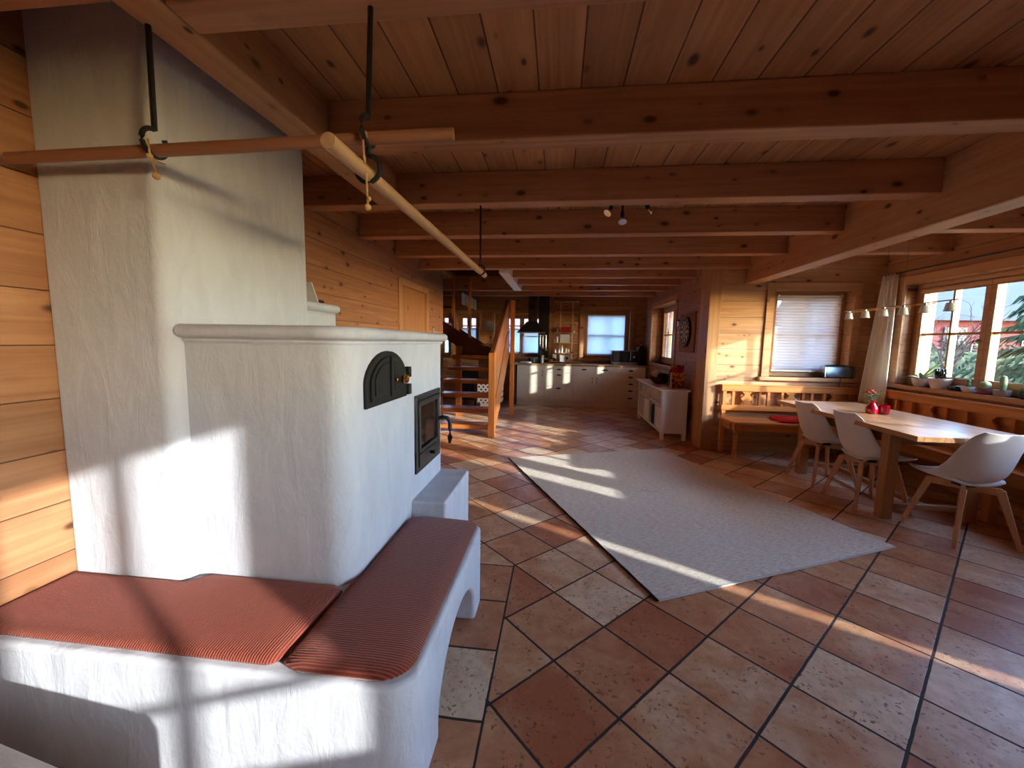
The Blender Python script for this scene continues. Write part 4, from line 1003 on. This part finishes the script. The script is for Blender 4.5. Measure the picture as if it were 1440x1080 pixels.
obj('paper_body', B(o_).quads([(1.64, 5.95, ct), (1.80, 5.95, ct), (1.80, 6.08, ct), (1.64, 6.08, ct), (1.63, 5.96, ct + .22), (1.81, 5.96, ct + .22), (1.81, 6.07, ct + .22), (1.63, 6.07, ct + .22)], [(3, 2, 1, 0), (0, 1, 5, 4), (1, 2, 6, 5), (2, 3, 7, 6), (3, 0, 4, 7), (4, 5, 6, 7)]), 'bag', gb)
tis = B(o_)
for k in range(14):
    a = k * 2.4; p = Vector((1.72 + .05 * math.cos(a), 6.015 + .03 * math.sin(a), ct + .21)); q_ = p + Vector((.045 * math.cos(a), .035 * math.sin(a), .06 + .03 * (k % 3)))
    tis.ribbon([p, (p + q_) / 2, q_], [.03, .035, .02], (-math.sin(a), math.cos(a), .2))
obj('tissue_paper', tis, 'redbook', gb)

# dartboard with backing board on the kitchen side wall
db = thing('dartboard', (XK - .03, 6.14, 1.53), 'round black and white dartboard hanging on the kitchen side wall', 'dartboard')
o_ = (XK - .03, 6.14, 1.53)
obj('board', B(o_).lathe((XK - .018, 6.14, 1.53), [(.218, 0), (.218, -.03), (.21, -.036), (0, -.037)], 40, 'X'), 'dart', db)
wr = B(o_)
for r in (.105, .165, .215): wr.tube([(XK - .056, 6.14 + r * math.cos(a * PI / 20), 1.53 + r * math.sin(a * PI / 20)) for a in range(41)], .0015, 4)
obj('wire_spider', wr, 'steel', db)
tag(obj('backing_board', B().box(XK - .018, XK + .002, 5.80, 6.50, 1.235, 1.80), 'cork', bevel=.003), 'square wooden backing board behind the round dartboard', 'board')
hk = thing('wall_hook', (XK, 6.56, 1.70), 'small hook with a shiny key on the wall left of the dartboard', 'hook')
obj('peg', B((XK, 6.56, 1.70)).tube([(XK, 6.56, 1.72), (XK - .04, 6.56, 1.72)], .01, 8), 'blackmat', hk); obj('key', B((XK, 6.56, 1.70)).box(XK - .034, XK - .03, 6.545, 6.575, 1.63, 1.712), 'steel', hk)

# ------------------------------------------------------------------ kitchen
KY = 8.5; KB = YK
KG = 'cream kitchen base cabinets'
def handle(o_, x, z, parent, vertical=False):
    b = B(o_)
    if vertical: b.tube([(x, KY - .02, z - .05), (x, KY - .042, z - .035), (x, KY - .046, z), (x, KY - .042, z + .035), (x, KY - .02, z + .05)], .008, 8)
    else: b.lathe((x, KY - .022, z), [(.0, -.001), (.05, -.001), (.05, -.012), (.03, -.022), (0, -.024)], 12, 'Y')
    bb = obj('handle', b, 'wrought', parent, smooth=True)
    if not vertical: 
        for v_ in bb.data.vertices: v_.co.z = (z - o_[2]) + (v_.co.z - (z - o_[2])) * .32
    return bb
def cabinet(x0, x1, label, rows, doors=0):
    o_ = ((x0 + x1) / 2, KY + .3, 0)
    t = thing('base_cabinet', o_, label, 'cabinet', KG)
    obj('carcass', B(o_).box(x0 + .001, x1 - .001, KY, KB - .005, .13, .855), 'cream', t)
    obj('plinth', B(o_).box(x0 + .001, x1 - .001, KY + .03, KB - .02, 0, .13), 'cream', t)
    for r in rows:
        z0, z1 = r[0], r[1]; a0, a1 = (r[2], r[3]) if len(r) > 3 else (x0, x1)
        f = obj('drawer', B(o_).box(a0 + .003, a1 - .003, KY - .02, KY, z0 + .003, z1 - .003), 'cream', t, bevel=.003)
        handle(o_, (a0 + a1) / 2, (z1 - .045) if z1 - z0 > .2 else (z0 + z1) / 2, f)
    if doors:
        zt = min([r[0] for r in rows] + [.855]); w = (x1 - x0) / doors
        for k in range(doors):
            a0, a1 = x0 + k * w, x0 + (k + 1) * w
            f = obj('door', B(o_).box(a0 + .003, a1 - .003, KY - .02, KY, .135, zt - .003), 'cream', t, bevel=.003)
            hx = a1 - .045 if k == 0 else a0 + .045
            handle(o_, hx, zt - .16, f, True)
    return t
cabinet(-.857, -.271, 'cream base cabinet with one plain door, leftmost under the hood', [], 1)
cabinet(-.271, .334, 'cream base cabinet with three wide drawers, second from left', [(.712, .855), (.427, .712), (.135, .427)])
cabinet(.334, 1.211, 'cream double door base cabinet with two top drawers, in the middle', [(.733, .855, .334, .772), (.733, .855, .772, 1.211)], 2)
cabinet(1.211, 1.802, 'cream base cabinet with five drawers at the right end, below the microwave', [(.135, .298), (.298, .44), (.44, .582), (.582, .724), (.724, .855)])
tag(obj('worktop', B().box(-.93, XK - .01, KY - .03, KB - .002, .858, .892), 'worktop', bevel=.003), 'long beech kitchen worktop on the cream base cabinets', 'worktop')
tag(obj('end_panel', B().box(-.93, -.875, KY + .0, KB - .01, 0, .856), 'darkwood'), 'brown wooden end panel at the left end of the kitchen row', 'panel')
hd = thing('range_hood', (-.575, 8.72, 1.55), 'black pyramid range hood with grey duct over the kitchen worktop', 'hood')
o_ = (-.575, 8.72, 1.55)
obj('canopy', B(o_).quads([(-.865, 8.52, 1.56), (-.285, 8.52, 1.56), (-.285, 9.05, 1.56), (-.865, 9.05, 1.56), (-.68, 8.68, 1.78), (-.46, 8.68, 1.78), (-.46, 8.94, 1.78), (-.68, 8.94, 1.78)], [(3, 2, 1, 0), (0, 1, 5, 4), (1, 2, 6, 5), (2, 3, 7, 6), (3, 0, 4, 7), (4, 5, 6, 7)]), 'blackmat', hd)
obj('rim', B(o_).box(-.87, -.28, 8.515, 9.055, 1.535, 1.56), 'steel', hd)
obj('duct', B(o_).box(-.655, -.47, 8.70, 8.92, 1.78, ZC), 'slate', hd)
obj('vent_grille', B(o_).box(-.61, -.53, 8.692, 8.70, 2.05, 2.14), 'black', hd)
tag(obj('recess_shade_panel', B().box(-.45, -.215, KB - .035, KB - .001, .893, ZC - .01), 'slate'), 'tall dark panel standing in for a shaded recess right of the range hood', 'panel')  # dark sheet put where the corner only recedes into shade
tag(obj('cooktop', B().box(-.86, -.30, 8.56, 9.02, .892, .902), 'hob', bevel=.002), 'dark glass cooktop on the worktop below the hood', 'cooktop')
# utensils on a rail
ur = thing('utensil_rail', (-.33, KB - .06, 1.5), 'dark rail with hanging kitchen utensils on the dark panel', 'rail')
o_ = (-.33, KB - .06, 1.5)
obj('rail', B(o_).tube([(-.44, KB - .06, 1.50), (-.23, KB - .06, 1.50)], .006, 8), 'steel', ur)
for k, (x, L) in enumerate(((-.40, .22), (-.34, .26), (-.27, .3))):
    obj('ladle', B(o_).tube([(x, KB - .065, 1.50), (x, KB - .065, 1.50 - L)], .005, 6).ball((x, KB - .07, 1.50 - L - .02), .03, 1, .4, 1, 8), 'steel', ur)
ut = thing('utensil_jar', (-.36, 8.83, .903), 'dark utensil jar and pots at the right side of the cooktop', 'jar')
o_ = (-.36, 8.83, .903)
obj('jar', B(o_).lathe((-.36, 8.83, .903), [(.06, 0), (.065, .16), (.06, .16), (.05, .02), (0, .02)], 16), 'ironframe', ut, smooth=True)
for k in range(5):
    a = k * 1.3; obj('utensil', B(o_).tube([(-.36, 8.83, .93), (-.36 + .05 * math.cos(a), 8.83 + .04 * math.sin(a), 1.16 + .02 * k)], .007, 6), 'blackmat', ut)
tag(obj('saucepan', B().lathe((-.56, 8.84, .903), [(.09, 0), (.095, .10), (.088, .10), (.08, .02), (0, .018)], 18).tube([(-.56, 8.76, .985), (-.57, 8.62, .99)], .01, 8), 'ironframe', smooth=True), 'grey saucepan with handle on the cooktop beside the jar', 'pan')
tag(obj('tea_towel', B().prism(rrect(-.80, -.56, 8.50, 8.62, .03, 3), 'Z', .903, .925), 'cloth', bevel=.005), 'folded pale blue tea towel on the front edge of the cooktop', 'towel')
mw = thing('microwave_oven', (1.39, 8.85, .893), 'black and silver microwave oven on the worktop under the kitchen window', 'microwave')
o_ = (1.39, 8.85, .893)
obj('housing', B(o_).box(1.12, 1.66, 8.70, 9.04, .905, 1.20), 'steel', mw, bevel=.004)
obj('door', B(o_).box(1.135, 1.51, 8.685, 8.70, .955, 1.185), 'black', mw, bevel=.003)
obj('control_panel', B(o_).box(1.515, 1.655, 8.688, 8.70, .955, 1.19), 'black', mw)
obj('bottom_trim', B(o_).box(1.125, 1.655, 8.684, 8.70, .912, .948), 'steel', mw)
obj('handle', B(o_).box(1.505, 1.522, 8.66, 8.685, .985, 1.175), 'steel', mw, bevel=.004)
obj('dial', B(o_).lathe((1.59, 8.688, 1.07), [(.022, 0), (.022, -.014), (.0, -.016)], 16, 'Y'), 'steel', mw)
for x in (1.15, 1.63): 
    obj('foot', B(o_).box(x - .012, x + .012, 8.73, 9.0, .892, .906), 'blackmat', mw)
cm = thing('coffee_machine', (1.76, 8.82, .893), 'black coffee machine right of the microwave in the kitchen corner', 'coffee machine')
o_ = (1.76, 8.82, .893)
obj('body', B(o_).box(1.68, 1.84, 8.72, 9.02, .893, 1.27), 'blackmat', cm, bevel=.01); obj('lid', B(o_).lathe((1.76, 8.86, 1.27), [(.06, 0), (.05, .03), (.012, .035), (.012, .06), (0, .062)], 14), 'black', cm, smooth=True)
obj('spout', B(o_).box(1.73, 1.79, 8.69, 8.72, 1.08, 1.13), 'black', cm)
tag(obj('cutting_board', B().box(-.205, .50, 8.90, 9.06, .893, .925).box(-.205, -.06, KB - .05, KB - .02, .925, 1.0), 'worktop', bevel=.003), 'wooden board lying on the worktop below the hanging shelf', 'board')
# hanging shelf
hs = thing('hanging_shelf', (.16, KB - .08, 1.7), 'narrow pine ladder shelf with six boards on the kitchen wall', 'shelf')
o_ = (.16, KB - .08, 1.7); xs0, xs1 = -.10, .42
zs = [2.243, 2.019, 1.794, 1.569, 1.344, 1.122]
for z in zs: obj('shelf_board', B(o_).box(xs0, xs1, KB - .17, KB - .012, z - .012, z), 'shelfw', hs, bevel=.002)
for x in (.02, .285): obj('upright', B(o_).box(x, x + .035, KB - .012, KB - .001, .99, 2.25), 'shelfw', hs)
SG = 'bottles and jars on the kitchen shelf'
def sjar(x, z, r, h_, mat, label, neck=False, cat='jar'):
    pr_ = [(r, 0), (r, h_ * .7), (r * .45, h_ * .82), (r * .4, h_), (0, h_)] if neck else [(r, 0), (r, h_ * .92), (r * .85, h_), (0, h_)]
    tag(obj('bottle' if neck else 'jar', B().lathe((x, KB - .10, z), pr_, 12), mat, smooth=True), label, cat, SG)
z = zs[5]
sjar(-.065, z, .024, .085, 'paper', 'short white jar, leftmost on the lowest shelf board')
sjar(.02, z, .02, .12, 'greypot', 'slim grey bottle on the lowest shelf board, left of the tall white one', True, 'bottle')
sjar(.085, z, .026, .165, 'ceramic', 'tall white bottle in the middle of the lowest shelf board', True, 'bottle')
sjar(.17, z, .024, .095, 'ceramic', 'white jar right of the tall white bottle on the lowest board')
sjar(.225, z, .022, .075, 'paper', 'short pale jar at the right on the lowest shelf board')
tag(obj('book', B().box(.26, .36, KB - .15, KB - .05, z, z + .018), 'blackmat'), 'small dark book lying at the right of the lowest shelf board', 'book')
z = zs[4]
tag(obj('recipe_card', B().box(.04, .25, KB - .06, KB - .045, z, z + .18), 'paper'), 'white framed recipe sheet standing on the fifth shelf board', 'frame')
sjar(-.03, z, .027, .135, 'ceramic', 'white canister left of the framed recipe sheet')
sjar(-.09, z, .016, .075, 'greypot', 'tiny grey jar at the left end beside the white canister')
z = zs[3]
tag(obj('box', B().box(.05, .25, KB - .16, KB - .04, z, z + .12), 'redbook', bevel=.002), 'red box standing on the fourth shelf board', 'box')
sjar(-.03, z, .03, .08, 'greypot', 'grey jar left of the red box on the fourth board')
sjar(.33, z, .03, .035, 'ceramic', 'small white tin at the right of the fourth board')
tag(obj('box', B().box(-.12, -.035, KB - .13, KB - .03, 1.0, 1.085), 'paper'), 'small pale box under the hanging shelf at left, on the upright board', 'box')
bxx = thing('box', (.145, KB - .09, .926), 'small pale grey box with a dark round spot, under the hanging shelf', 'box')
obj('body', B((.145, KB - .09, .926)).box(.04, .25, KB - .14, KB - .04, .926, 1.07), 'greypot', bxx, bevel=.004)
obj('round_spot', B((.145, KB - .09, .926)).lathe((.205, KB - .14, 1.0), [(.032, 0), (.032, -.006), (0, -.007)], 16, 'Y'), 'black', bxx)

# ------------------------------------------------------------------ staircase
sc = thing('staircase', (-1.3, 6.3, 0), 'open wooden staircase rising away left of the kitchen, with panelled handrail', 'staircase')
o_ = (-1.3, 6.3, 0)
X0, X1 = -1.84, -.93
for k in range(6):
    z = .135 + .1935 * k; y = 5.60 + .25 * k
    obj('tread', B(o_).box(X0, X1, y, y + .28, z - .06, z), 'stair_x', sc, bevel=.006)
# right stringer and panel in plane X=-.9
def side(b, poly, x0, x1): return b.prism(poly, 'X', x0, x1)
obj('stringer', side(B(o_), [(5.56, 0), (5.68, 0), (7.32, 1.12), (7.32, 1.55), (7.12, 1.55), (5.56, .34)], -.93, -.885), 'stair_y', sc, bevel=.004)
obj('balustrade_panel', side(B(o_), [(5.56, .36), (7.10, 1.565), (7.30, 1.565), (7.30, 2.05), (7.12, 2.05), (5.53, 1.14), (5.53, .40)], -.925, -.895), 'stair_y', sc, bevel=.003)
obj('handrail', side(B(o_), [(5.50, 1.13), (7.15, 2.04), (7.15, 2.095), (5.50, 1.185)], -.94, -.88), 'darkwood', sc, bevel=.006)
obj('newel_post', B(o_).box(-.945, -.858, 5.46, 5.545, 0, 1.185), 'stair_z', sc, bevel=.004)
obj('newel_post', B(o_).box(-.86, -.785, 7.20, 7.28, 0, 2.07), 'stair_z', sc, bevel=.004)
obj('newel_post', B(o_).box(-1.845, -1.785, 5.885, 5.96, 0, 1.30), 'stair_z', sc, bevel=.004)
obj('support_post', B(o_).box(-1.80, -1.71, 6.98, 7.06, 0, 1.25), 'stair_z', sc)
obj('landing', B(o_).box(X0, X1, 7.10, 7.85, 1.25, 1.295), 'stair_x', sc, bevel=.005)
obj('upper_stringer', B(o_).prism([(-1.02, 1.07), (-1.02, .80), (-2.6, 1.72), (-2.6, 2.02)], 'Y', 7.06, 7.10), 'darkwood', sc)
obj('riser_board', B(o_).prism([(-.94, .98), (-.94, 1.08), (-1.76, 1.56), (-1.76, 1.02)], 'Y', 7.105, 7.125), 'darkwood', sc)
for k in range(5):
    x = -1.82 - .24 * k; obj('tread', B(o_).box(x - .27, x, 7.12, 7.82, 1.45 + .19 * k, 1.49 + .19 * k), 'stair_x', sc, bevel=.005)
for x in (-1.90, -1.60): obj('support_post', B(o_).box(x, x + .045, 7.08, 7.12, 1.30, ZC), 'stair_z', sc)
# gallery railing left of the stairs
gr = thing('railing', (-2.25, 8.1, 2.2), 'dark railing with thin rungs in the dim hall left of the stairs', 'railing')
o_ = (-2.25, 8.1, 2.2)
for z in (2.36, 2.26, 2.165): obj('rung', B(o_).box(-2.9, -2.12, 8.08, 8.11, z, z + .02), 'trim_x', gr)
obj('post', B(o_).box(-2.16, -2.11, 8.08, 8.13, 2.02, ZC), 'darkwood', gr); obj('post', B(o_).box(-2.9, -2.85, 8.08, 8.13, 2.02, ZC), 'darkwood', gr)
obj('bottom_rail', B(o_).box(-2.9, -2.11, 8.08, 8.13, 2.0, 2.04), 'darkwood', gr)
# row of pale flat panels under the beam at the stair side
TG = 'pale panels hanging beside the stairs'
tag(obj('hanging_beam', B().box(-1.88, -1.82, 7.5, 9.09, 2.255, 2.44), 'darkwood'), 'dark beam carrying the pale panels beside the stairs', 'beam')
for k, lb in enumerate(('pale flat panel nearest in the row beside the stairs', 'second pale flat panel in the row beside the stairs', 'third pale flat panel in the row beside the stairs', 'farthest pale flat panel in the row beside the stairs')):
    y = 7.62 + .36 * k; tag(obj('pale_panel', B().box(-1.856, -1.846, y, y + .27, 2.04, 2.256), 'paper'), lb, 'sheet', TG)
tag(obj('wall_clock', B().lathe((-1.58, YK - .002, 1.70), [(.12, 0), (.12, -.03), (.105, -.036), (0, -.036)], 28, 'Y'), 'greypot', smooth=True), 'dim grey round wall clock on the end wall behind the stairs', 'clock')
ck = [(-1.52, .0)]
dc = thing('dining_chair', (-1.55, 8.5, 0), 'chair with an arched back rail behind the stairs in the dim corner', 'chair')
o_ = (-1.55, 8.5, 0)
obj('back_rail', B(o_).tube([(-1.70, 8.5, 1.02), (-1.68, 8.5, 1.16), (-1.62, 8.5, 1.23), (-1.55, 8.5, 1.25), (-1.48, 8.5, 1.23), (-1.42, 8.5, 1.16), (-1.40, 8.5, 1.02)], .016, 8), 'greypot', dc, smooth=True)
obj('back_panel', B(o_).box(-1.69, -1.41, 8.49, 8.51, .55, 1.05), 'darkwood', dc); obj('seat', B(o_).box(-1.74, -1.36, 8.2, 8.54, .45, .49), 'darkwood', dc)
for x in (-1.72, -1.41):
    for y in (8.22, 8.49): obj('leg', B(o_).box(x, x + .035, y, y + .035, 0, .45), 'darkwood', dc)
bx_ = thing('storage_box', (-1.30, 7.6, 0), 'white storage box with black spots standing under the stairs', 'box')
o_ = (-1.30, 7.6, 0)
obj('carton', B(o_).box(-1.50, -1.05, 7.45, 7.80, .17, .55), 'dots', bx_, bevel=.004); obj('base', B(o_).box(-1.45, -1.10, 7.48, 7.78, 0, .17), 'white', bx_, bevel=.01); obj('lid', B(o_).box(-1.51, -1.04, 7.44, 7.81, .55, .575), 'dots', bx_, bevel=.003)
tag(obj('heater', B().box(-2.2, -1.62, 8.95, 9.08, 0, .75), 'blackmat', bevel=.01), 'dark heater panel under the far window seen through the stair treads', 'heater')

# key rack beside the interior door
kr = thing('wall_plaque', (XL, 5.80, 1.42), 'small grey wall plaque with a brass knob on the log wall right of the door', 'plaque')
obj('plaque', B((XL, 5.80, 1.42)).box(XL, XL + .02, 5.77, 5.84, 1.42, 1.52), 'greypot', kr); obj('knob', B((XL, 5.80, 1.42)).ball((XL + .03, 5.82, 1.39), .03), 'brass', kr, smooth=True)

# ------------------------------------------------------------------ sofa corner at the lower left edge
sf = thing('daybed', (-1.0, .2, 0), 'pale grey upholstered daybed edge at the lower left corner before the stove bench', 'daybed', rz=0)
o_ = (-1.0, .2, 0)
def q2(x, y, a=-.145): c, s_ = math.cos(a), math.sin(a); return (-1.0 + (x * c - y * s_), .645 + (x * s_ + y * c))
pl_ = rrect(-.72, .56, -.85, 0, .05, 5)
b = B(o_)
lay = [(.0, .10), (.0, .40), (.008, .44), (.03, .463), (.07, .475)]
vs = [[b.V((*q2(x - math.copysign(d_, x + .08) * 1, y - math.copysign(d_, y + .42)), z)) for x, y in pl_] for d_, z in lay]
for i in range(len(vs) - 1):
    for k in range(len(pl_)): b.bm.faces.new((vs[i][k], vs[i][(k + 1) % len(pl_)], vs[i + 1][(k + 1) % len(pl_)], vs[i + 1][k]))
b.bm.faces.new(vs[0][::-1]); b.bm.faces.new(vs[-1])
obj('upholstery', b, 'sofa', sf, smooth=True)
for x, y in ((-.65, -.8), (.5, -.8), (-.65, -.06), (.5, -.06)):
    p = q2(x, y); obj('foot', B(o_).tube([(p[0], p[1], 0), (p[0], p[1], .1)], [.018, .024], 10), 'beech', sf)

# ------------------------------------------------------------------ outside
tag(obj('meadow', B().box(-40, 60, -40, 60, -.6, -.5), 'meadow'), 'winter meadow outside the windows', 'meadow')['kind'] = 'structure'
rh = thing('red_house', (13.0, 17.0, -.5), 'red boarded neighbour house with pale blue roof outside the long window', 'house')
o_ = (13.0, 17.0, -.5)
obj('facade', B(o_).box(10.0, 17.5, 15.6, 20.0, -.5, 2.62), 'redhouse', rh)
obj('roof', B(o_).prism([(15.2, 2.32), (15.2, 2.45), (18.0, 5.0), (20.8, 2.45), (20.8, 2.32), (18.0, 4.8)], 'X', 10.0, 18.0), 'snow', rh)
for x in (11.0, 13.2, 15.6): obj('house_window', B(o_).box(x, x + .7, 15.55, 15.6, 1.5, 2.1), 'slate', rh)
nh = thing('neighbour_house', (-1.5, 22, -.5), 'pale neighbour house with rosy roof seen through the kitchen windows', 'house')
o_ = (-1.5, 22, -.5)
obj('facade', B(o_).box(-11, 7, 22, 28, -.5, 2.1), 'housewall', nh)
obj('roof', B(o_).prism([(21.4, 2.0), (21.4, 2.15), (25, 5.0), (28.6, 2.15), (28.6, 2.0)], 'X', -11.5, 7.5), 'houseroof', nh)
def bush(name, c, sx, sy, sz, n, mat, label, cat, leafs=.09):
    b = B()
    for k in range(n):
        while True:
            p = Vector((random.uniform(-1, 1), random.uniform(-1, 1), random.uniform(-1, 1)))
            if p.length < 1: break
        q = Vector((c[0] + p.x * sx, c[1] + p.y * sy, c[2] + p.z * sz)); d_ = Vector((random.gauss(0, 1), random.gauss(0, 1), random.gauss(0, 1))).normalized() * leafs
        e = d_.cross(Vector((random.random(), random.random(), random.random()))).normalized() * leafs * .4
        b.quads([q - d_, q + e, q + d_, q - e], [(0, 1, 2, 3)])
    b.box(c[0] - sx, c[0] + sx, c[1] - sy * .6, c[1] + sy * .6, c[2] - .9, c[2] + .88)
    o = obj(name, b, mat); return tag(o, label, cat)
bush('hedge', (11.6, 13.2, .40), 3.4, .8, 1.2, 4200, 'hedge', 'leafy hedge in front of the red house outside', 'hedge')
ct_ = thing('conifer', (8.9, 7.6, -.5), 'dark green conifer outside at the right of the long window', 'tree')
o_ = (8.9, 7.6, -.5)
obj('trunk', B(o_).tube([(8.9, 7.6, -.5), (8.9, 7.6, 5.4)], [.12, .02], 8), 'bark', ct_)
nb = B(o_)
for k in range(190):
    z = random.uniform(1.2, 5.2); a = random.uniform(0, 2 * PI); L = 1.75 * (1 - (z - .6) / 5.2) * random.uniform(.6, 1.1)
    p0 = Vector((8.9, 7.6, z)); dr_ = Vector((math.cos(a), math.sin(a), -.28))
    for m_ in range(9):
        f = .25 + .75 * m_ / 8; p = p0 + dr_ * L * f; sd = Vector((-math.sin(a), math.cos(a), 0)) * (.22 * (1.15 - f)) ; 
        for sgn in (-1, 1): nb.quads([p, p + sd * sgn + dr_ * .08 + Vector((0, 0, -.05)), p + sd * sgn * 1.1 + dr_ * .2 + Vector((0, 0, -.14)), p + dr_ * .12], [(0, 1, 2, 3)])
obj('needles', nb, 'needle', ct_)
bt = thing('bare_tree', (8.6, 9.9, -.5), 'bare branched winter tree outside before the red house', 'tree')
o_ = (8.6, 9.9, -.5); tb_ = B(o_)
def branch(p, d_, L, r, depth):
    q = p + d_ * L; tb_.tube([p, (p + q) / 2 + Vector((random.gauss(0, .03), random.gauss(0, .03), 0)), q], [r, r * .8, r * .6], 5)
    if depth:
        for k in range(3):
            nd = (d_ + Vector((random.gauss(0, .55), random.gauss(0, .55), random.gauss(.1, .35)))).normalized(); branch(p + d_ * L * random.uniform(.5, 1), nd, L * random.uniform(.55, .8), r * .58, depth - 1)
for k in range(2): branch(Vector((8.6 + .25 * k, 9.9 + .2 * k, -.5)), Vector((.1 - .3 * k, .1, 1)).normalized(), 1.25, .045, 4)
obj('branches', tb_, 'bark', bt)

# ------------------------------------------------------------------ light, world, camera
E_, AZ = math.radians(15.6), math.radians(30)
sun = bpy.data.lights.new('sun', 'SUN'); sun.energy = 6.0; sun.angle = math.radians(.7); sun.color = (1, .98, .94)
so2 = bpy.data.objects.new('sun', sun); COL.objects.link(so2); so2.location = (20, -10, 8)
dirv = Vector((-math.cos(AZ) * math.cos(E_), math.sin(AZ) * math.cos(E_), -math.sin(E_)))
so2.rotation_euler = dirv.to_track_quat('-Z', 'Y').to_euler()
w = bpy.data.worlds.new('winter_sky'); S.world = w; w.use_nodes = True
nt = w.node_tree; nt.nodes.clear()
out = nt.nodes.new('ShaderNodeOutputWorld'); bg = nt.nodes.new('ShaderNodeBackground'); sky = nt.nodes.new('ShaderNodeTexSky')
sky.sky_type = 'NISHITA'; sky.sun_disc = False; sky.sun_elevation = E_; sky.sun_rotation = math.radians(120); sky.air_density = 1.; sky.dust_density = .6
tint = nt.nodes.new('ShaderNodeMix'); tint.data_type = 'RGBA'; tint.blend_type = 'MULTIPLY'; tint.inputs[0].default_value = 1
tint.inputs[7].default_value = (.8, .95, 1.22, 1)
nt.links.new(sky.outputs[0], tint.inputs[6]); nt.links.new(tint.outputs[2], bg.inputs[0]); bg.inputs[1].default_value = 2.4
nt.links.new(bg.outputs[0], out.inputs[0])
cam = bpy.data.cameras.new('camera'); co = bpy.data.objects.new('camera', cam); COL.objects.link(co)
cam.sensor_width = 36; cam.sensor_fit = 'HORIZONTAL'; cam.lens = 564.56 / 1440 * 36; cam.clip_start = .02; cam.clip_end = 300
ya, pi_, ro = -.1124, -.1043, -.0174
fwd = Vector((math.sin(ya) * math.cos(pi_), math.cos(ya) * math.cos(pi_), math.sin(pi_)))
rt = Vector((math.cos(ya), -math.sin(ya), 0)); dn = fwd.cross(rt)
r2 = rt * math.cos(ro) + dn * math.sin(ro); d2 = dn * math.cos(ro) - rt * math.sin(ro)
m = Matrix((r2, -d2, -fwd)).transposed().to_4x4(); m.translation = (0, 0, 1.34)
co.matrix_world = m
S.camera = co
S.view_settings.view_transform = 'Standard'; S.view_settings.look = 'None'; S.view_settings.gamma = 1; S.view_settings.use_curve_mapping = False
S.view_settings.exposure = 0.68
S.cycles.max_bounces = 10; S.cycles.diffuse_bounces = 6; S.cycles.glossy_bounces = 4; S.cycles.transparent_max_bounces = 12; S.cycles.transmission_bounces = 6
S.cycles.use_denoising = True; S.cycles.caustics_reflective = False; S.cycles.caustics_refractive = False
S.cycles.sample_clamp_indirect = 6
